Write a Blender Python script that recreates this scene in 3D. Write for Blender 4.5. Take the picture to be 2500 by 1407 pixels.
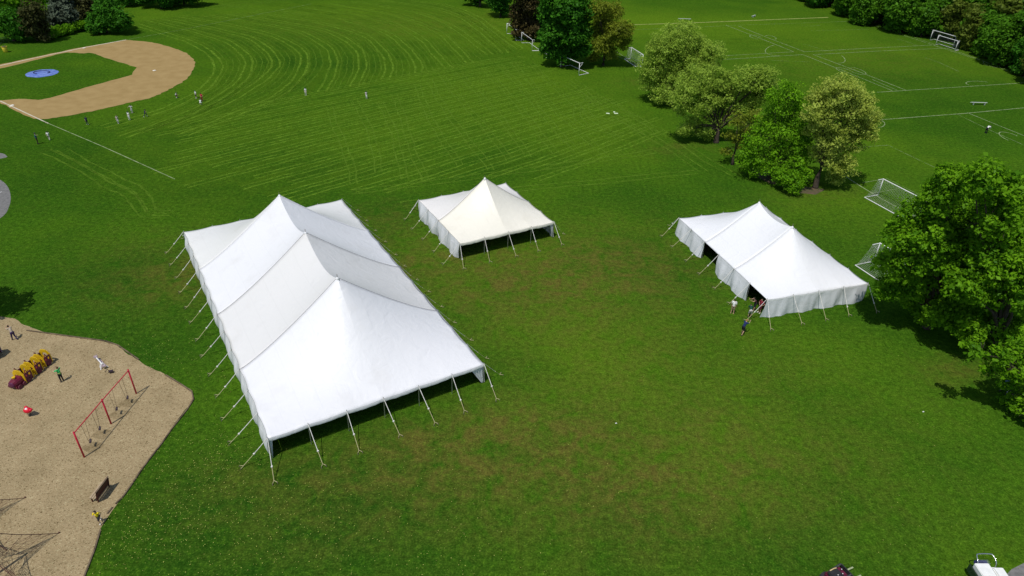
import bpy, bmesh, math, random
import numpy as np
from mathutils import Vector, Matrix
R = math.radians
random.seed(7)
rng = np.random.default_rng(7)
FT = 0.3048
scene = bpy.context.scene
for o in list(bpy.data.objects): bpy.data.objects.remove(o, do_unlink=True)
COL = scene.collection

# ------------------------------------------------------------------ camera
H, PITCH, ROLL, F = 40.06, R(32.75), R(1.81), 1701.64
CR = Vector((1, 0, 0)); CU = Vector((0, math.sin(PITCH), math.cos(PITCH))); CF = Vector((0, math.cos(PITCH), -math.sin(PITCH)))
R2 = CR*math.cos(ROLL) + CU*math.sin(ROLL); U2 = CU*math.cos(ROLL) - CR*math.sin(ROLL)
cd = bpy.data.cameras.new('camera'); cam = bpy.data.objects.new('camera', cd); COL.objects.link(cam)
cd.sensor_width = 36; cd.lens = 36*F/2500; cd.clip_end = 6000; cd.clip_start = 0.5
m = Matrix((R2, U2, -CF)).transposed().to_4x4(); m.translation = Vector((0, 0, H)); cam.matrix_world = m
scene.camera = cam
# ------------------------------------------------------------------ light
SAZ, SEL = R(238), R(65.5)
world = bpy.data.worlds.new('World'); scene.world = world; world.use_nodes = True
wt = world.node_tree; bg = wt.nodes['Background']
sky = wt.nodes.new('ShaderNodeTexSky'); sky.sky_type = 'NISHITA'; sky.sun_disc = False
sky.sun_elevation = SEL; sky.sun_rotation = R(90)-SAZ; sky.altitude = 100; sky.dust_density = 0.8
wt.links.new(sky.outputs[0], bg.inputs[0]); bg.inputs[1].default_value = 0.115
sd = bpy.data.lights.new('sun', 'SUN'); sd.energy = 3.85; sd.angle = R(0.5); sd.color = (1, 0.965, 0.91)
sun = bpy.data.objects.new('sun', sd); COL.objects.link(sun)
sun.rotation_euler = Vector((math.cos(SAZ)*math.cos(SEL), math.sin(SAZ)*math.cos(SEL), math.sin(SEL))).to_track_quat('Z', 'Y').to_euler()
sun.location = (0, 0, 80)
scene.view_settings.view_transform = 'Standard'; scene.view_settings.look = 'None'
scene.view_settings.exposure = -0.12; scene.view_settings.gamma = 1
scene.cycles.max_bounces = 6; scene.cycles.transparent_max_bounces = 16; scene.cycles.diffuse_bounces = 3

# ------------------------------------------------------------------ helpers
def ray(u, v):
    return (R2*((u-1250)/F) + U2*(-(v-703.5)/F) + CF)
def G(u, v, z=0.0):                 # survey point: where the sight line through (u,v) meets height z
    d = ray(u, v); k = (z-H)/d.z; return Vector((d.x*k, d.y*k, z))
def atY(u, v, y):                   # point on the sight line at depth y
    d = ray(u, v); k = y/d.y; return Vector((d.x*k, y, H+d.z*k))

def new_obj(name, data, parent=None):
    o = bpy.data.objects.new(name, data); COL.objects.link(o)
    if parent: o.parent = parent
    return o
def tag(o, label=None, cat=None, group=None, kind=None):
    if label: o['label'] = label
    if cat: o['category'] = cat
    if group: o['group'] = group
    if kind: o['kind'] = kind
    return o
def thing(name, label, cat, loc=(0, 0, 0), rz=0, group=None):
    o = bpy.data.objects.new(name, None); COL.objects.link(o)
    o.location = loc; o.rotation_euler = (0, 0, rz); o.empty_display_size = 0.3
    return tag(o, label, cat, group)
def copy_tree(o, parent=None):
    c = o.copy(); COL.objects.link(c); c.parent = parent
    for ch in list(o.children): copy_tree(ch, c)
    return c

_m = {}
def mat(key, col, rough=0.6, var=0.12, scale=6.0, metal=0.0, bump=0.0, col2=None, spec=0.3, detail=4):
    if key in _m: return _m[key]
    M = bpy.data.materials.new(key); M.use_nodes = True; nt = M.node_tree; b = nt.nodes['Principled BSDF']
    b.inputs['Roughness'].default_value = rough; b.inputs['Metallic'].default_value = metal
    b.inputs['Specular IOR Level'].default_value = spec
    tc = nt.nodes.new('ShaderNodeTexCoord'); n = nt.nodes.new('ShaderNodeTexNoise'); n.inputs['Scale'].default_value = scale
    n.inputs['Detail'].default_value = detail
    nt.links.new(tc.outputs['Object'], n.inputs['Vector'])
    r = nt.nodes.new('ShaderNodeValToRGB'); nt.links.new(n.outputs['Fac'], r.inputs[0])
    c2 = col2 or tuple(min(1, c*(1+var)) for c in col); c1 = tuple(c*(1-var) for c in col) if not col2 else col
    r.color_ramp.elements[0].color = (*c1, 1); r.color_ramp.elements[1].color = (*c2, 1)
    r.color_ramp.elements[0].position = 0.35; r.color_ramp.elements[1].position = 0.65
    nt.links.new(r.outputs[0], b.inputs['Base Color'])
    if bump:
        bn = nt.nodes.new('ShaderNodeBump'); bn.inputs['Strength'].default_value = bump; bn.inputs['Distance'].default_value = 0.05
        nt.links.new(n.outputs['Fac'], bn.inputs['Height']); nt.links.new(bn.outputs[0], b.inputs['Normal'])
    _m[key] = M; return M

class MB:                            # mesh builder
    def __init__(s): s.v = []; s.f = []; s.mi = []
    def add(s, vs, fs, mi=0):
        k = len(s.v); s.v += [tuple(v) for v in vs]; s.f += [tuple(i+k for i in f) for f in fs]; s.mi += [mi]*len(fs)
    def box(s, c, size, rz=0, mi=0, rx=0):
        hx, hy, hz = [q/2 for q in size]; M = Matrix.Rotation(rz, 3, 'Z') @ Matrix.Rotation(rx, 3, 'X')
        vs = [Vector(c)+M @ Vector((x*hx, y*hy, z*hz)) for x in (-1, 1) for y in (-1, 1) for z in (-1, 1)]
        s.add(vs, [(0, 1, 3, 2), (4, 6, 7, 5), (0, 4, 5, 1), (2, 3, 7, 6), (0, 2, 6, 4), (1, 5, 7, 3)], mi)
    def tube(s, pts, r, n=8, mi=0, cap=True):
        pts = [Vector(p) for p in pts]; rs = r if isinstance(r, (list, tuple)) else [r]*len(pts)
        rings = []; up = Vector((0, 0, 1))
        for i, p in enumerate(pts):
            d = (pts[min(i+1, len(pts)-1)]-pts[max(i-1, 0)]).normalized()
            a = d.cross(up)
            if a.length < 0.05: a = d.cross(Vector((1, 0, 0)))
            a.normalize(); b = d.cross(a).normalized()
            rings.append([p+(a*math.cos(2*math.pi*k/n)+b*math.sin(2*math.pi*k/n))*rs[i] for k in range(n)])
        vs = [q for ring in rings for q in ring]; fs = []
        for i in range(len(rings)-1):
            for k in range(n):
                k2 = (k+1) % n; fs.append((i*n+k, i*n+k2, (i+1)*n+k2, (i+1)*n+k))
        if cap: fs.append(tuple(range(n))[::-1]); fs.append(tuple((len(rings)-1)*n+k for k in range(n)))
        s.add(vs, fs, mi)
    def ball(s, c, r, n=8, mi=0):
        rx, ry, rz = r if isinstance(r, (tuple, list)) else (r, r, r); vs = []; fs = []; c = Vector(c); m2 = n//2+1
        for i in range(1, m2):
            t = math.pi*i/m2
            for k in range(n): vs.append(c+Vector((rx*math.sin(t)*math.cos(2*math.pi*k/n), ry*math.sin(t)*math.sin(2*math.pi*k/n), rz*math.cos(t))))
        a = len(vs); vs += [c+Vector((0, 0, rz)), c-Vector((0, 0, rz))]
        for k in range(n):
            k2 = (k+1) % n; fs.append((a, k, k2)); fs.append((a+1, (m2-2)*n+k2, (m2-2)*n+k))
            for i in range(m2-2): fs.append((i*n+k, (i+1)*n+k, (i+1)*n+k2, i*n+k2))
        s.add(vs, fs, mi)
    def grid(s, P, mi=0):            # P[i][j] points
        ni, nj = len(P), len(P[0]); vs = [q for row in P for q in row]
        s.add(vs, [(i*nj+j, (i+1)*nj+j, (i+1)*nj+j+1, i*nj+j+1) for i in range(ni-1) for j in range(nj-1)], mi)
    def build(s, name, mats, parent=None, smooth=False, solid=0):
        me = bpy.data.meshes.new(name); me.from_pydata(s.v, [], s.f)
        for q in (mats if isinstance(mats, (list, tuple)) else [mats]): me.materials.append(q)
        me.polygons.foreach_set('material_index', s.mi)
        if smooth: me.polygons.foreach_set('use_smooth', [True]*len(s.f))
        me.update(); o = new_obj(name, me, parent)
        if solid:
            md = o.modifiers.new('thickness', 'SOLIDIFY'); md.thickness = solid; md.offset = 0
        return o

# ------------------------------------------------------------------ ground
def ground():
    xs = np.concatenate([[-3000, -1200, -600, -350], np.arange(-250, 261, 2.0), [350, 600, 1200, 3000]])
    ys = np.concatenate([[-1500, -500, -150, -40], np.arange(0, 331, 2.0), [450, 700, 1400, 3500]])
    X, Y = np.meshgrid(xs, ys, indexing='ij'); nx, ny = X.shape
    co = np.stack([X, Y, np.zeros_like(X)], -1).reshape(-1, 3)
    I, J = np.meshgrid(np.arange(nx-1), np.arange(ny-1), indexing='ij'); a = (I*ny+J).ravel()
    fc = np.stack([a, a+ny, a+ny+1, a+1], 1)
    me = bpy.data.meshes.new('ground'); me.from_pydata(co.tolist(), [], fc.tolist())
    # wear, dryness and lushness of the turf: dry (R), yellow-green (G), lush (B)
    dry = np.zeros(len(co)); yel = np.zeros(len(co)); lush = np.zeros(len(co))
    def blob(arr, u, v, ru, k, asp=1.0, ang=0):
        c = G(u, v); dx = co[:, 0]-c.x; dy = co[:, 1]-c.y; ca, sa = math.cos(ang), math.sin(ang)
        p = (dx*ca+dy*sa)/ru; q = (-dx*sa+dy*ca)/(ru*asp); arr += k*np.exp(-(p*p+q*q))
    for u, v, r, k, a in ((1330, 640, 17, .55, .5), (1150, 1120, 13, .4, .5), (1500, 760, 14, .3, .6), (600, 640, 12, .3, .5), (1650, 1150, 12, .3, .5), (2000, 1150, 10, .25, .6), (900, 1240, 8, .25, .5), (1300, 700, 10, .45, .7), (1010, 640, 7, .5, .6), (1560, 660, 7, .35, .8), (1180, 1090, 4, .7, .6), (1330, 1110, 5, .65, .5),
                          (1250, 1060, 8, .45, .5), (940, 540, 7, .4, .8), (690, 1190, 5, .2, .6), (420, 680, 9, .35, .6), (1500, 640, 3, .4, .5),
                          (1000, 1090, 7, .45, .35), (1560, 900, 6, .4, .5), (2330, 905, 3.5, .75, .5), (1480, 1180, 7, .45, .7), (1700, 1200, 8, .3, .6),
                          (1660, 360, 6, .4, .5), (1560, 200, 5, .35, .5), (470, 690, 5, .3, .8), (1750, 1000, 5, .3, .6), (1290, 690, 4, .5, .3),
                          (330, 600, 6, .2, .7), (2000, 470, 7, .35, .5), (1900, 900, 5, .2, .7), (1000, 60, 40, .30, .35), (2100, 150, 30, .2, .5), (520, 1180, 4, .3, .6)):
        blob(dry, u, v, r, k, a, R(20))
    for u, v, r, k, a in ((1150, 60, 45, .75, .6), (1700, 60, 40, .65, .5), (1300, 200, 30, .55, .5), (1450, 300, 16, .6, .8), (1000, 290, 22, .4, .5), (1500, 830, 10, .45, .7),
                          (1600, 1000, 10, .3, .7), (2000, 860, 7, .4, .7), (600, 30, 40, .5, .4), (2000, 120, 35, .35, .6), (1350, 560, 12, .35, .6), (2200, 1000, 8, .3, .8), (900, 350, 14, .3, .6), (2150, 420, 14, .2, .6)):
        blob(yel, u, v, r, k, a, R(10))
    for u, v, r, k, a in ((300, 700, 12, .6, .8), (200, 400, 18, .6, .7), (700, 400, 14, .55, .6), (480, 1250, 9, .8, .8), (900, 1300, 12, .6, .6), (330, 850, 6, .6, .6),
                          (1900, 1350, 9, .45, .5), (720, 150, 14, .5, .5), (880, 160, 12, .5, .5), (1500, 1330, 9, .35, .6), (2050, 560, 8, .4, .5), (600, 200, 15, .4, .6),
                          (560, 480, 9, .6, .6), (1250, 890, 5, .4, .6), (700, 1200, 8, .4, .5), (460, 1350, 8, .5, .5), (2100, 230, 25, .3, .6)):
        blob(lush, u, v, r, k, a, R(-10))
    ca = me.color_attributes.new('turf', 'FLOAT_COLOR', 'POINT')
    ca.data.foreach_set('color', np.stack([np.clip(dry, 0, 1), np.clip(yel, 0, 1), np.clip(lush, 0, 1), np.ones(len(co))], 1).ravel())
    M = bpy.data.materials.new('turf_grass'); M.use_nodes = True; nt = M.node_tree; L = nt.links; b = nt.nodes['Principled BSDF']
    b.inputs['Roughness'].default_value = 1.0; b.inputs['Specular IOR Level'].default_value = 0.0
    tc = nt.nodes.new('ShaderNodeTexCoord'); at = nt.nodes.new('ShaderNodeAttribute'); at.attribute_name = 'turf'
    sp = nt.nodes.new('ShaderNodeSeparateColor'); L.new(at.outputs['Color'], sp.inputs[0])
    def noise(sc, det=5, rough=.6, dist=0):
        n = nt.nodes.new('ShaderNodeTexNoise'); n.inputs['Scale'].default_value = sc; n.inputs['Detail'].default_value = det
        n.inputs['Roughness'].default_value = rough; n.inputs['Distortion'].default_value = dist; L.new(tc.outputs['Object'], n.inputs['Vector']); return n.outputs['Fac']
    def mr(x, a, b_, c=0, d=1):
        q = nt.nodes.new('ShaderNodeMapRange'); L.new(x, q.inputs[0])
        for i, w in zip((1, 2, 3, 4), (a, b_, c, d)): q.inputs[i].default_value = w
        return q.outputs[0]
    def ma(op, x, y):
        q = nt.nodes.new('ShaderNodeMath'); q.operation = op
        for i, w in enumerate((x, y)):
            if hasattr(w, 'links'): L.new(w, q.inputs[i])
            else: q.inputs[i].default_value = w
        return q.outputs[0]
    def mix(f, a, c, mode='MIX'):
        q = nt.nodes.new('ShaderNodeMix'); q.data_type = 'RGBA'; q.blend_type = mode
        if hasattr(f, 'links'): L.new(f, q.inputs[0])
        else: q.inputs[0].default_value = f
        for i, w in ((6, a), (7, c)):
            if hasattr(w, 'links'): L.new(w, q.inputs[i])
            else: q.inputs[i].default_value = (*w, 1)
        return q.outputs[2]
    n1 = noise(0.09, 4); n2 = noise(0.5, 6, .65, .6); n3 = noise(2.2, 8, .7); n4 = noise(7.5, 3, .7)
    c = mix(mr(n1, .38, .62), GR['lush'], GR['mid']); n0 = noise(.028, 3); c = mix(mr(n0, .45, .65, 0, .55), c, GR['yel']); n25 = noise(1.0, 5, .75); c = mix(mr(n25, .5, .68, 0, .5), c, GR['dark'])
    c = mix(ma('MULTIPLY', sp.outputs[1], mr(n2, .3, .6, .5, 1)), c, GR['yel'])
    c = mix(ma('MULTIPLY', sp.outputs[2], mr(n2, .3, .65, .9, .5)), c, GR['dark'])
    dr = ma('MULTIPLY', mr(n2, .33, .68), ma('ADD', ma('MULTIPLY', sp.outputs[0], .85), 0.07))
    c = mix(mr(dr, 0.02, .75, 0, .95), c, GR['dry'])
    c = mix(mr(n3, .53, .72, 0, .55), c, GR['tuft'])
    c = mix(mr(n4, .56, .72, 0, .45), c, GR['tuft2'])
    v = nt.nodes.new('ShaderNodeHueSaturation'); v.inputs['Saturation'].default_value = 1.05; L.new(c, v.inputs['Color']); L.new(ma('MULTIPLY', mr(n3, .3, .7, .60, 1.46), mr(n4, .3, .7, .58, 1.42)), v.inputs['Value'])
    L.new(v.outputs[0], b.inputs['Base Color'])
    bn = nt.nodes.new('ShaderNodeBump'); bn.inputs['Strength'].default_value = 0.6; bn.inputs['Distance'].default_value = 0.12
    L.new(ma('ADD', n3, ma('MULTIPLY', n4, .5)), bn.inputs['Height']); L.new(bn.outputs[0], b.inputs['Normal'])
    me.materials.append(M); me.update()
    o = new_obj('ground', me); tag(o, 'mown grass playing field with worn brownish patches', kind='structure'); return o, M
GR = dict(lush=(0.029, 0.080, 0.0085), mid=(0.040, 0.099, 0.0100), yel=(0.084, 0.154, 0.0140), dark=(0.017, 0.056, 0.0070), dry=(0.094, 0.088, 0.020), tuft=(0.056, 0.114, 0.010), tuft2=(0.105, 0.130, 0.022))
ground_obj, turf_mat = ground()

def catmull(pts, n=8, closed=False):
    pts = [Vector(p) for p in pts]; out = []; N = len(pts)
    for i in range(N if closed else N-1):
        g = lambda k: pts[k % N] if closed else pts[min(max(k, 0), N-1)]
        p0, p1, p2, p3 = g(i-1), g(i), g(i+1), g(i+2)
        for k in range(n):
            t = k/n; out.append(0.5*((2*p1)+(p2-p0)*t+(2*p0-5*p1+4*p2-p3)*t*t+(3*p1-p0-3*p2+p3)*t**3))
    if not closed: out.append(pts[-1])
    return out
def flat(name, pts, z, material, kind='structure', label=None, jag=0.0):
    me = bpy.data.meshes.new(name); bm = bmesh.new()
    vs = []
    for i, p in enumerate(pts):
        j = jag*(random.random()-.5)*2
        vs.append(bm.verts.new((p[0]+j, p[1]+jag*(random.random()-.5)*2, z)))
    f = bm.faces.new(vs); bmesh.ops.triangulate(bm, faces=[f]); bmesh.ops.recalc_face_normals(bm, faces=bm.faces)
    for f in bm.faces:
        if f.normal.z < 0: f.normal_flip()
    bm.to_mesh(me); bm.free(); me.materials.append(material); o = new_obj(name, me); tag(o, label, kind=kind); return o
def strip_mb(mb, pts, w, z, wob=0, mi=0):
    pts = [Vector((p[0], p[1], 0)) for p in pts]
    L = []
    for i, p in enumerate(pts):
        d = (pts[min(i+1, len(pts)-1)]-pts[max(i-1, 0)]); 
        if d.length < 1e-6: d = Vector((1, 0, 0))
        d.normalize(); n = Vector((-d.y, d.x, 0)); ww = w*(1+wob*(random.random()-.5))
        L.append([(p-n*ww/2)+Vector((0, 0, z)), (p+n*ww/2)+Vector((0, 0, z))])
    mb.grid(L, mi)
def resample(pts, step):
    out = []
    for a, b in zip(pts[:-1], pts[1:]):
        k = max(1, int((Vector(b)-Vector(a)).length/step))
        out += [Vector(a).lerp(Vector(b), i/k) for i in range(k)]
    return out+[Vector(pts[-1])]

def patchy(key, col, dens_lo, dens_hi, amax, scale=1.2, col2=None):    # thin broken marks laid on the turf, grass showing through
    M = bpy.data.materials.new(key); M.use_nodes = True; nt = M.node_tree; L = nt.links; b = nt.nodes['Principled BSDF']
    b.inputs['Base Color'].default_value = (*col, 1); b.inputs['Roughness'].default_value = 1; b.inputs['Specular IOR Level'].default_value = 0
    tc = nt.nodes.new('ShaderNodeTexCoord'); n = nt.nodes.new('ShaderNodeTexNoise'); n.inputs['Scale'].default_value = scale; n.inputs['Detail'].default_value = 6; n.inputs['Roughness'].default_value = .75
    L.new(tc.outputs['Object'], n.inputs['Vector']); q = nt.nodes.new('ShaderNodeMapRange'); L.new(n.outputs['Fac'], q.inputs[0])
    q.inputs[1].default_value = dens_lo; q.inputs[2].default_value = dens_hi; q.inputs[4].default_value = amax; L.new(q.outputs[0], b.inputs['Alpha']); return M

def mowing():
    M = [patchy('mown_track', (0.13, 0.24, 0.020), .33, .62, .82, .9), patchy('mown_track_faint', (0.12, 0.225, 0.020), .32, .64, .66, .7), patchy('old_track', (0.085, 0.165, 0.014), .36, .7, .45, .6)]
    M2 = [patchy('mown_band', (0.085, 0.175, 0.010), .30, .68, .42, .3), patchy('mown_band_dark', (0.024, 0.072, 0.005), .40, .78, .22, .22)]
    lines = MB(); bands = MB()
    def track(pts, z, gap=1.0, w=.22, dbl=True, mi=0):
        pts = resample(pts, 1.2); off = []
        w *= 1.35
        for s in ((-gap/2, gap/2) if dbl else (0,)):
            q = []
            for i, p in enumerate(pts):
                d = (pts[min(i+1, len(pts)-1)]-pts[max(i-1, 0)]).normalized(); n = Vector((-d.y, d.x, 0))
                q.append(p+n*(s+.10*math.sin(i*.7+s)+.06*math.sin(i*1.9)))
            strip_mb(lines, q, w, z, .7, mi)
    # A: long shallow passes, seen running up to the right
    d = (G(1250, 190)-G(625, 327)).normalized(); nrm = Vector((-d.y, d.x, 0)); o = G(900, 300)
    poly = [G(*p) for p in ((380, 330), (640, 255), (880, 232), (1160, 158), (1260, 130), (1400, 215), (1520, 230), (1650, 330), (1450, 420), (1100, 440), (830, 480), (600, 470), (430, 420))]
    def clip(o, d):
        ts = []
        for a, b in zip(poly, poly[1:]+poly[:1]):
            e = b-a; den = d.x*e.y-d.y*e.x
            if abs(den) < 1e-9: continue
            w = a-o; t = (w.x*e.y-w.y*e.x)/den; s = (w.x*d.y-w.y*d.x)/den
            if 0 <= s < 1: ts.append(t)
        return (min(ts), max(ts)) if len(ts) > 1 else None
    for k in range(-14, 22):
        oo = o+nrm*(k*2.35+random.uniform(-.3, .3)); c = clip(oo, d)
        if c:
            a, b = c[0]+random.uniform(-3, 6), c[1]+random.uniform(-6, 2)
            if b-a < 6: continue
            pts = [oo+d*(a+(b-a)*t/12) + nrm*(1.0*math.sin(t/12*2.2+k*.1)) for t in range(13)]
            track(pts, .010, .95, .2)
            strip_mb(bands, resample([p+nrm*1.15 for p in pts], 2), 1.35, .004, .2, 0 if k % 2 else 1)
    # B: fainter cross passes
    d = (G(1440, 350)-G(1250, 165)).normalized(); nrm = Vector((-d.y, d.x, 0)); o = G(1250, 260)
    for k in range(-8, 17):
        oo = o+nrm*(k*3.9+random.uniform(-.8, .8)); c = clip(oo, d)
        if c:
            a, b = c[0]+random.uniform(0, 8), c[1]-random.uniform(0, 8)
            if b-a > 5: track([oo+d*(a+(b-a)*t/8)+nrm*(.6*math.sin(t*.5+k)) for t in range(9)], .014, 1.0, .15, mi=1)
    # C: curved passes round the outfield
    cur = [[(330, 60), (420, 88), (480, 110), (530, 150), (520, 195), (470, 235), (380, 275), (250, 310)],
           [(360, 48), (480, 78), (560, 105), (605, 145), (595, 190), (540, 235), (440, 285), (300, 335)],
           [(400, 45), (540, 75), (620, 98), (672, 145), (660, 178), (620, 210), (540, 255), (400, 310)],
           [(440, 40), (600, 70), (690, 97), (742, 137), (725, 192), (672, 237), (560, 285), (450, 330)],
           [(500, 38), (660, 62), (740, 82), (800, 117), (815, 150), (808, 182), (787, 225)],
           [(560, 34), (720, 60), (800, 77), (848, 100), (877, 125), (885, 162), (865, 212)],
           [(620, 30), (760, 52), (850, 73), (900, 93), (937, 130), (950, 162), (941, 195)],
           [(680, 24), (820, 45), (910, 68), (962, 92), (1015, 145), (1022, 178)],
           [(740, 18), (880, 38), (970, 62), (1032, 98), (1067, 137), (1097, 167)],
           [(800, 10), (940, 32), (1030, 60), (1082, 87), (1125, 130), (1149, 155)],
           [(860, 4), (1000, 26), (1085, 55), (1140, 90), (1196, 134)],
           [(930, 2), (1060, 20), (1130, 45), (1185, 85), (1235, 130)],
           [(1000, 2), (1090, 14), (1160, 40), (1220, 85), (1270, 120)]]
    for ci, c in enumerate(cur):
        base = catmull([G(*p) for p in c], 8); track(base, .018, 1.5, .3)
        if ci+1 < len(cur):
            n_ = catmull([G(*p) for p in cur[ci+1]], 8); N = min(len(n_), len(base))
            for kk, bmi in ((.2, 0), (.5, 1), (.82, 0)):
                strip_mb(bands, resample([base[int(i*(len(base)-1)/(N-1))].lerp(n_[int(i*(len(n_)-1)/(N-1))], kk) for i in range(N)], 2), 1.7, .006, .5, bmi)
        for kk in (.38, .7):
            if ci+1 < len(cur):
                n_ = catmull([G(*p) for p in cur[ci+1]], 8); N = min(len(n_), len(base))
                q = [base[int(i*(len(base)-1)/(N-1))].lerp(n_[int(i*(len(n_)-1)/(N-1))], kk) for i in range(N)]
                track(q, .018, 1.2, .14, dbl=kk < .5, mi=1)
    for c in ([(1395, 195), (1500, 260), (1640, 335), (1740, 400), (1800, 430)], [(1380, 205), (1480, 270), (1600, 340), (1720, 420)], [(1560, 190), (1640, 240), (1700, 300)],
              [(1440, 240), (1428, 262), (1445, 285), (1500, 300)], [(1480, 240), (1420, 255), (1410, 285), (1440, 310), (1520, 330)],
              [(110, 370), (180, 400), (260, 450), (320, 480), (350, 520), (400, 528)], [(150, 365), (230, 410), (300, 445), (345, 470), (370, 515), (420, 522)],
              [(980, 500), (1200, 470), (1500, 440), (1700, 420)], [(860, 470), (1100, 440), (1400, 400), (1600, 370)], [(760, 40), (600, 20), (430, 5)],
              [(380, 30), (560, 12), (700, 0)], [(430, 22), (600, 6)], [(500, 26), (660, 6)]) + ([(2180, 850), (2300, 985), (2480, 1150)], [(2050, 930), (2250, 1080), (2440, 1290)], [(1745, 850), (1725, 920), (1790, 1000), (1900, 1060)], [(1760, 900), (1850, 870), (1990, 880), (2120, 930)], [(1560, 930), (1800, 1000), (1900, 1200)], [(1900, 1040), (2200, 1010), (2400, 960)]):
        track(catmull([G(*p) for p in c], 8), .022, 1.3, .2, mi=2 if c[0][1] > 700 else 1)
    for k in range(16):
        u0 = 560+k*52; pts = catmull([G(u0, 4+k*1.0), G(u0+150, 20+k*3.2), G(u0+260, 50+k*5.5)], 6) if k < 12 else catmull([G(1540+(k-12)*70, 95+(k-12)*4), G(1760+(k-12)*60, 90+(k-12)*6)], 6)
        strip_mb(bands, resample(pts, 2.5), 2.0, .007, .4, k % 2)
    tag(lines.build('mowing_tracks', M), 'pale tyre tracks left by the mower across the field', kind='structure')
    tag(bands.build('mown_bands', M2), 'lighter mown bands across the field', kind='structure')
mowing()

# ------------------------------------------------------------------ infield, paths, markings
dirt = mat('infield_dirt', (0.282, 0.192, 0.076), .95, .1, .5, col2=(0.325, 0.226, 0.094), detail=12, spec=.05)
out = catmull([G(*p) for p in ((308, 98), (370, 104), (430, 120), (462, 136), (475, 158), (455, 193), (420, 215), (370, 238), (300, 255), (200, 277), (110, 291))], 8)
out += [G(80, 291), G(40, 272), G(0, 250), G(-60, 222), G(-130, 205), G(-150, 185), G(-80, 177), G(0, 158), G(100, 137), G(200, 116)]
flat('infield_dirt', resample(out+[out[0]], 1.0)[:-1], .026, dirt, label='tan dirt of the baseball infield', jag=.2)
inn = catmull([G(*p) for p in ((0, 168), (80, 149), (150, 131), (175, 129), (200, 131), (225, 130), (250, 139), (290, 152), (334, 165))], 5)
inn += [G(328, 172), G(322, 183)] + catmull([G(*p) for p in ((300, 190), (250, 203), (180, 223), (110, 242), (85, 244), (55, 242), (0, 246))], 5) + [G(-50, 232), G(-110, 205), G(-60, 182)]
flat('infield_grass', resample(inn+[inn[0]], 1.0)[:-1], .032, turf_mat, label='grass inside the baseball infield', jag=.12)
asph = mat('asphalt', (0.125, 0.122, 0.115), .9, .15, 3, col2=(0.18, 0.175, 0.165), bump=.2)
flat('path', catmull([G(*p) for p in ((-60, 420), (-5, 437), (18, 455), (26, 480), (22, 505), (5, 530), (-60, 570))], 6), .008, asph, label='grey asphalt path at the edge of the field')
flat('path', catmull([G(*p) for p in ((-60, 368), (0, 374), (15, 380), (10, 386), (-60, 398))], 6), .008, asph, label='grey asphalt path at the edge of the field')
flat('road', [G(*p) for p in ((2470, 1390), (2500, 1375), (2600, 1340), (2700, 1500), (2500, 1600), (2420, 1440))], .008, asph, label='grey asphalt driveway')
lm = mat('path_paint', (.7, .7, .66)); q = MB(); strip_mb(q, [G(-20, 474), G(4, 469)], .12, .012); tag(q.build('painted_line', lm), 'white painted line on the path', kind='structure')

chalk = patchy('line_chalk', (0.38, 0.45, 0.24), .25, .6, .72, .9)
faint = patchy('line_chalk_faint', (0.28, 0.36, 0.16), .34, .6, .62, .9)
chalk2 = patchy('foul_chalk', (0.60, 0.54, 0.42), .2, .5, .85, .8)
mk = MB()
def ln(pts, w=.13, mi=0, z=.036): strip_mb(mk, resample([G(*p) for p in pts], 2.5), w, z, .3, mi)
ln([(0, 247), (118, 302)], .22, 2, .040); ln([(118, 302), (250, 358), (427, 438)], .15, 0)
ln([(0, 161), (100, 139), (210, 116), (308, 98)], .38, 2, .040); ln([(308, 98), (440, 74), (620, 38), (760, 10)], .14, 1)
ln([(24, 262), (32, 258)], .5, 2, .044)
yl = patchy('line_old', (0.30, 0.34, 0.10), .25, .5, .9, .9)
ln([(1548, 61), (1700, 56), (1850, 50), (2022, 43)], .55, 3)
ln([(1548, 73), (1690, 68), (1800, 62), (1950, 57), (2125, 51)], .15, 1)
ln([(1766, 137), (1938, 127)], .13); ln([(1766, 146), (1960, 134)], .16)
ln([(1772, 62), (1850, 92), (1938, 127)], .15); ln([(1802, 64), (1880, 95), (1964, 127)], .16)
ln([(1964, 127), (2130, 118), (2290, 110)], .15); ln([(1985, 134), (2150, 125), (2318, 118)], .15)
ln([(1960, 134), (2080, 182), (2178, 222)], .15); ln([(1985, 134), (2100, 177), (2212, 221)], .16)
ln([(2130, 195), (2190, 221)], .13)
ln([(2141, 226), (2330, 214), (2500, 203)], .17); ln([(2150, 293), (2350, 278), (2500, 264)], .2)
ln([(2335, 279), (2420, 320), (2500, 355)], .15, 1); ln([(2362, 276), (2450, 312), (2500, 332)], .14)
ln([(2054, 425), (2100, 455), (2145, 482), (2260, 545), (2330, 590)], .17)
ln([(2105, 447), (2166, 437), (2300, 505)], .13, 1); ln([(2135, 472), (2200, 460), (2255, 488)], .13, 1)
ln([(2074, 362), (2168, 355), (2230, 385), (2300, 418)], .13, 1); ln([(2120, 51), (2200, 80), (2290, 112)], .15, 1); ln([(2060, 36), (2170, 75), (2300, 118), (2400, 150), (2500, 185)], .3, 1)
ln([(2310, 118), (2370, 138), (2500, 190)], .14); ln([(2190, 95), (2245, 113)], .12, 1)
ln([(2255, 140), (2290, 152), (2340, 175)], .12, 1); ln([(1840, 245), (1900, 241), (1990, 235)], .15); ln([(1880, 148), (1975, 152)], .1, 1)
ln([(1980, 76), (2120, 72)], .1, 1); ln([(1960, 108), (2010, 122)], .1, 1); ln([(1400, 110), (1540, 148), (1560, 158)], .12); ln([(1478, 110), (1535, 146)], .12)
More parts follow.
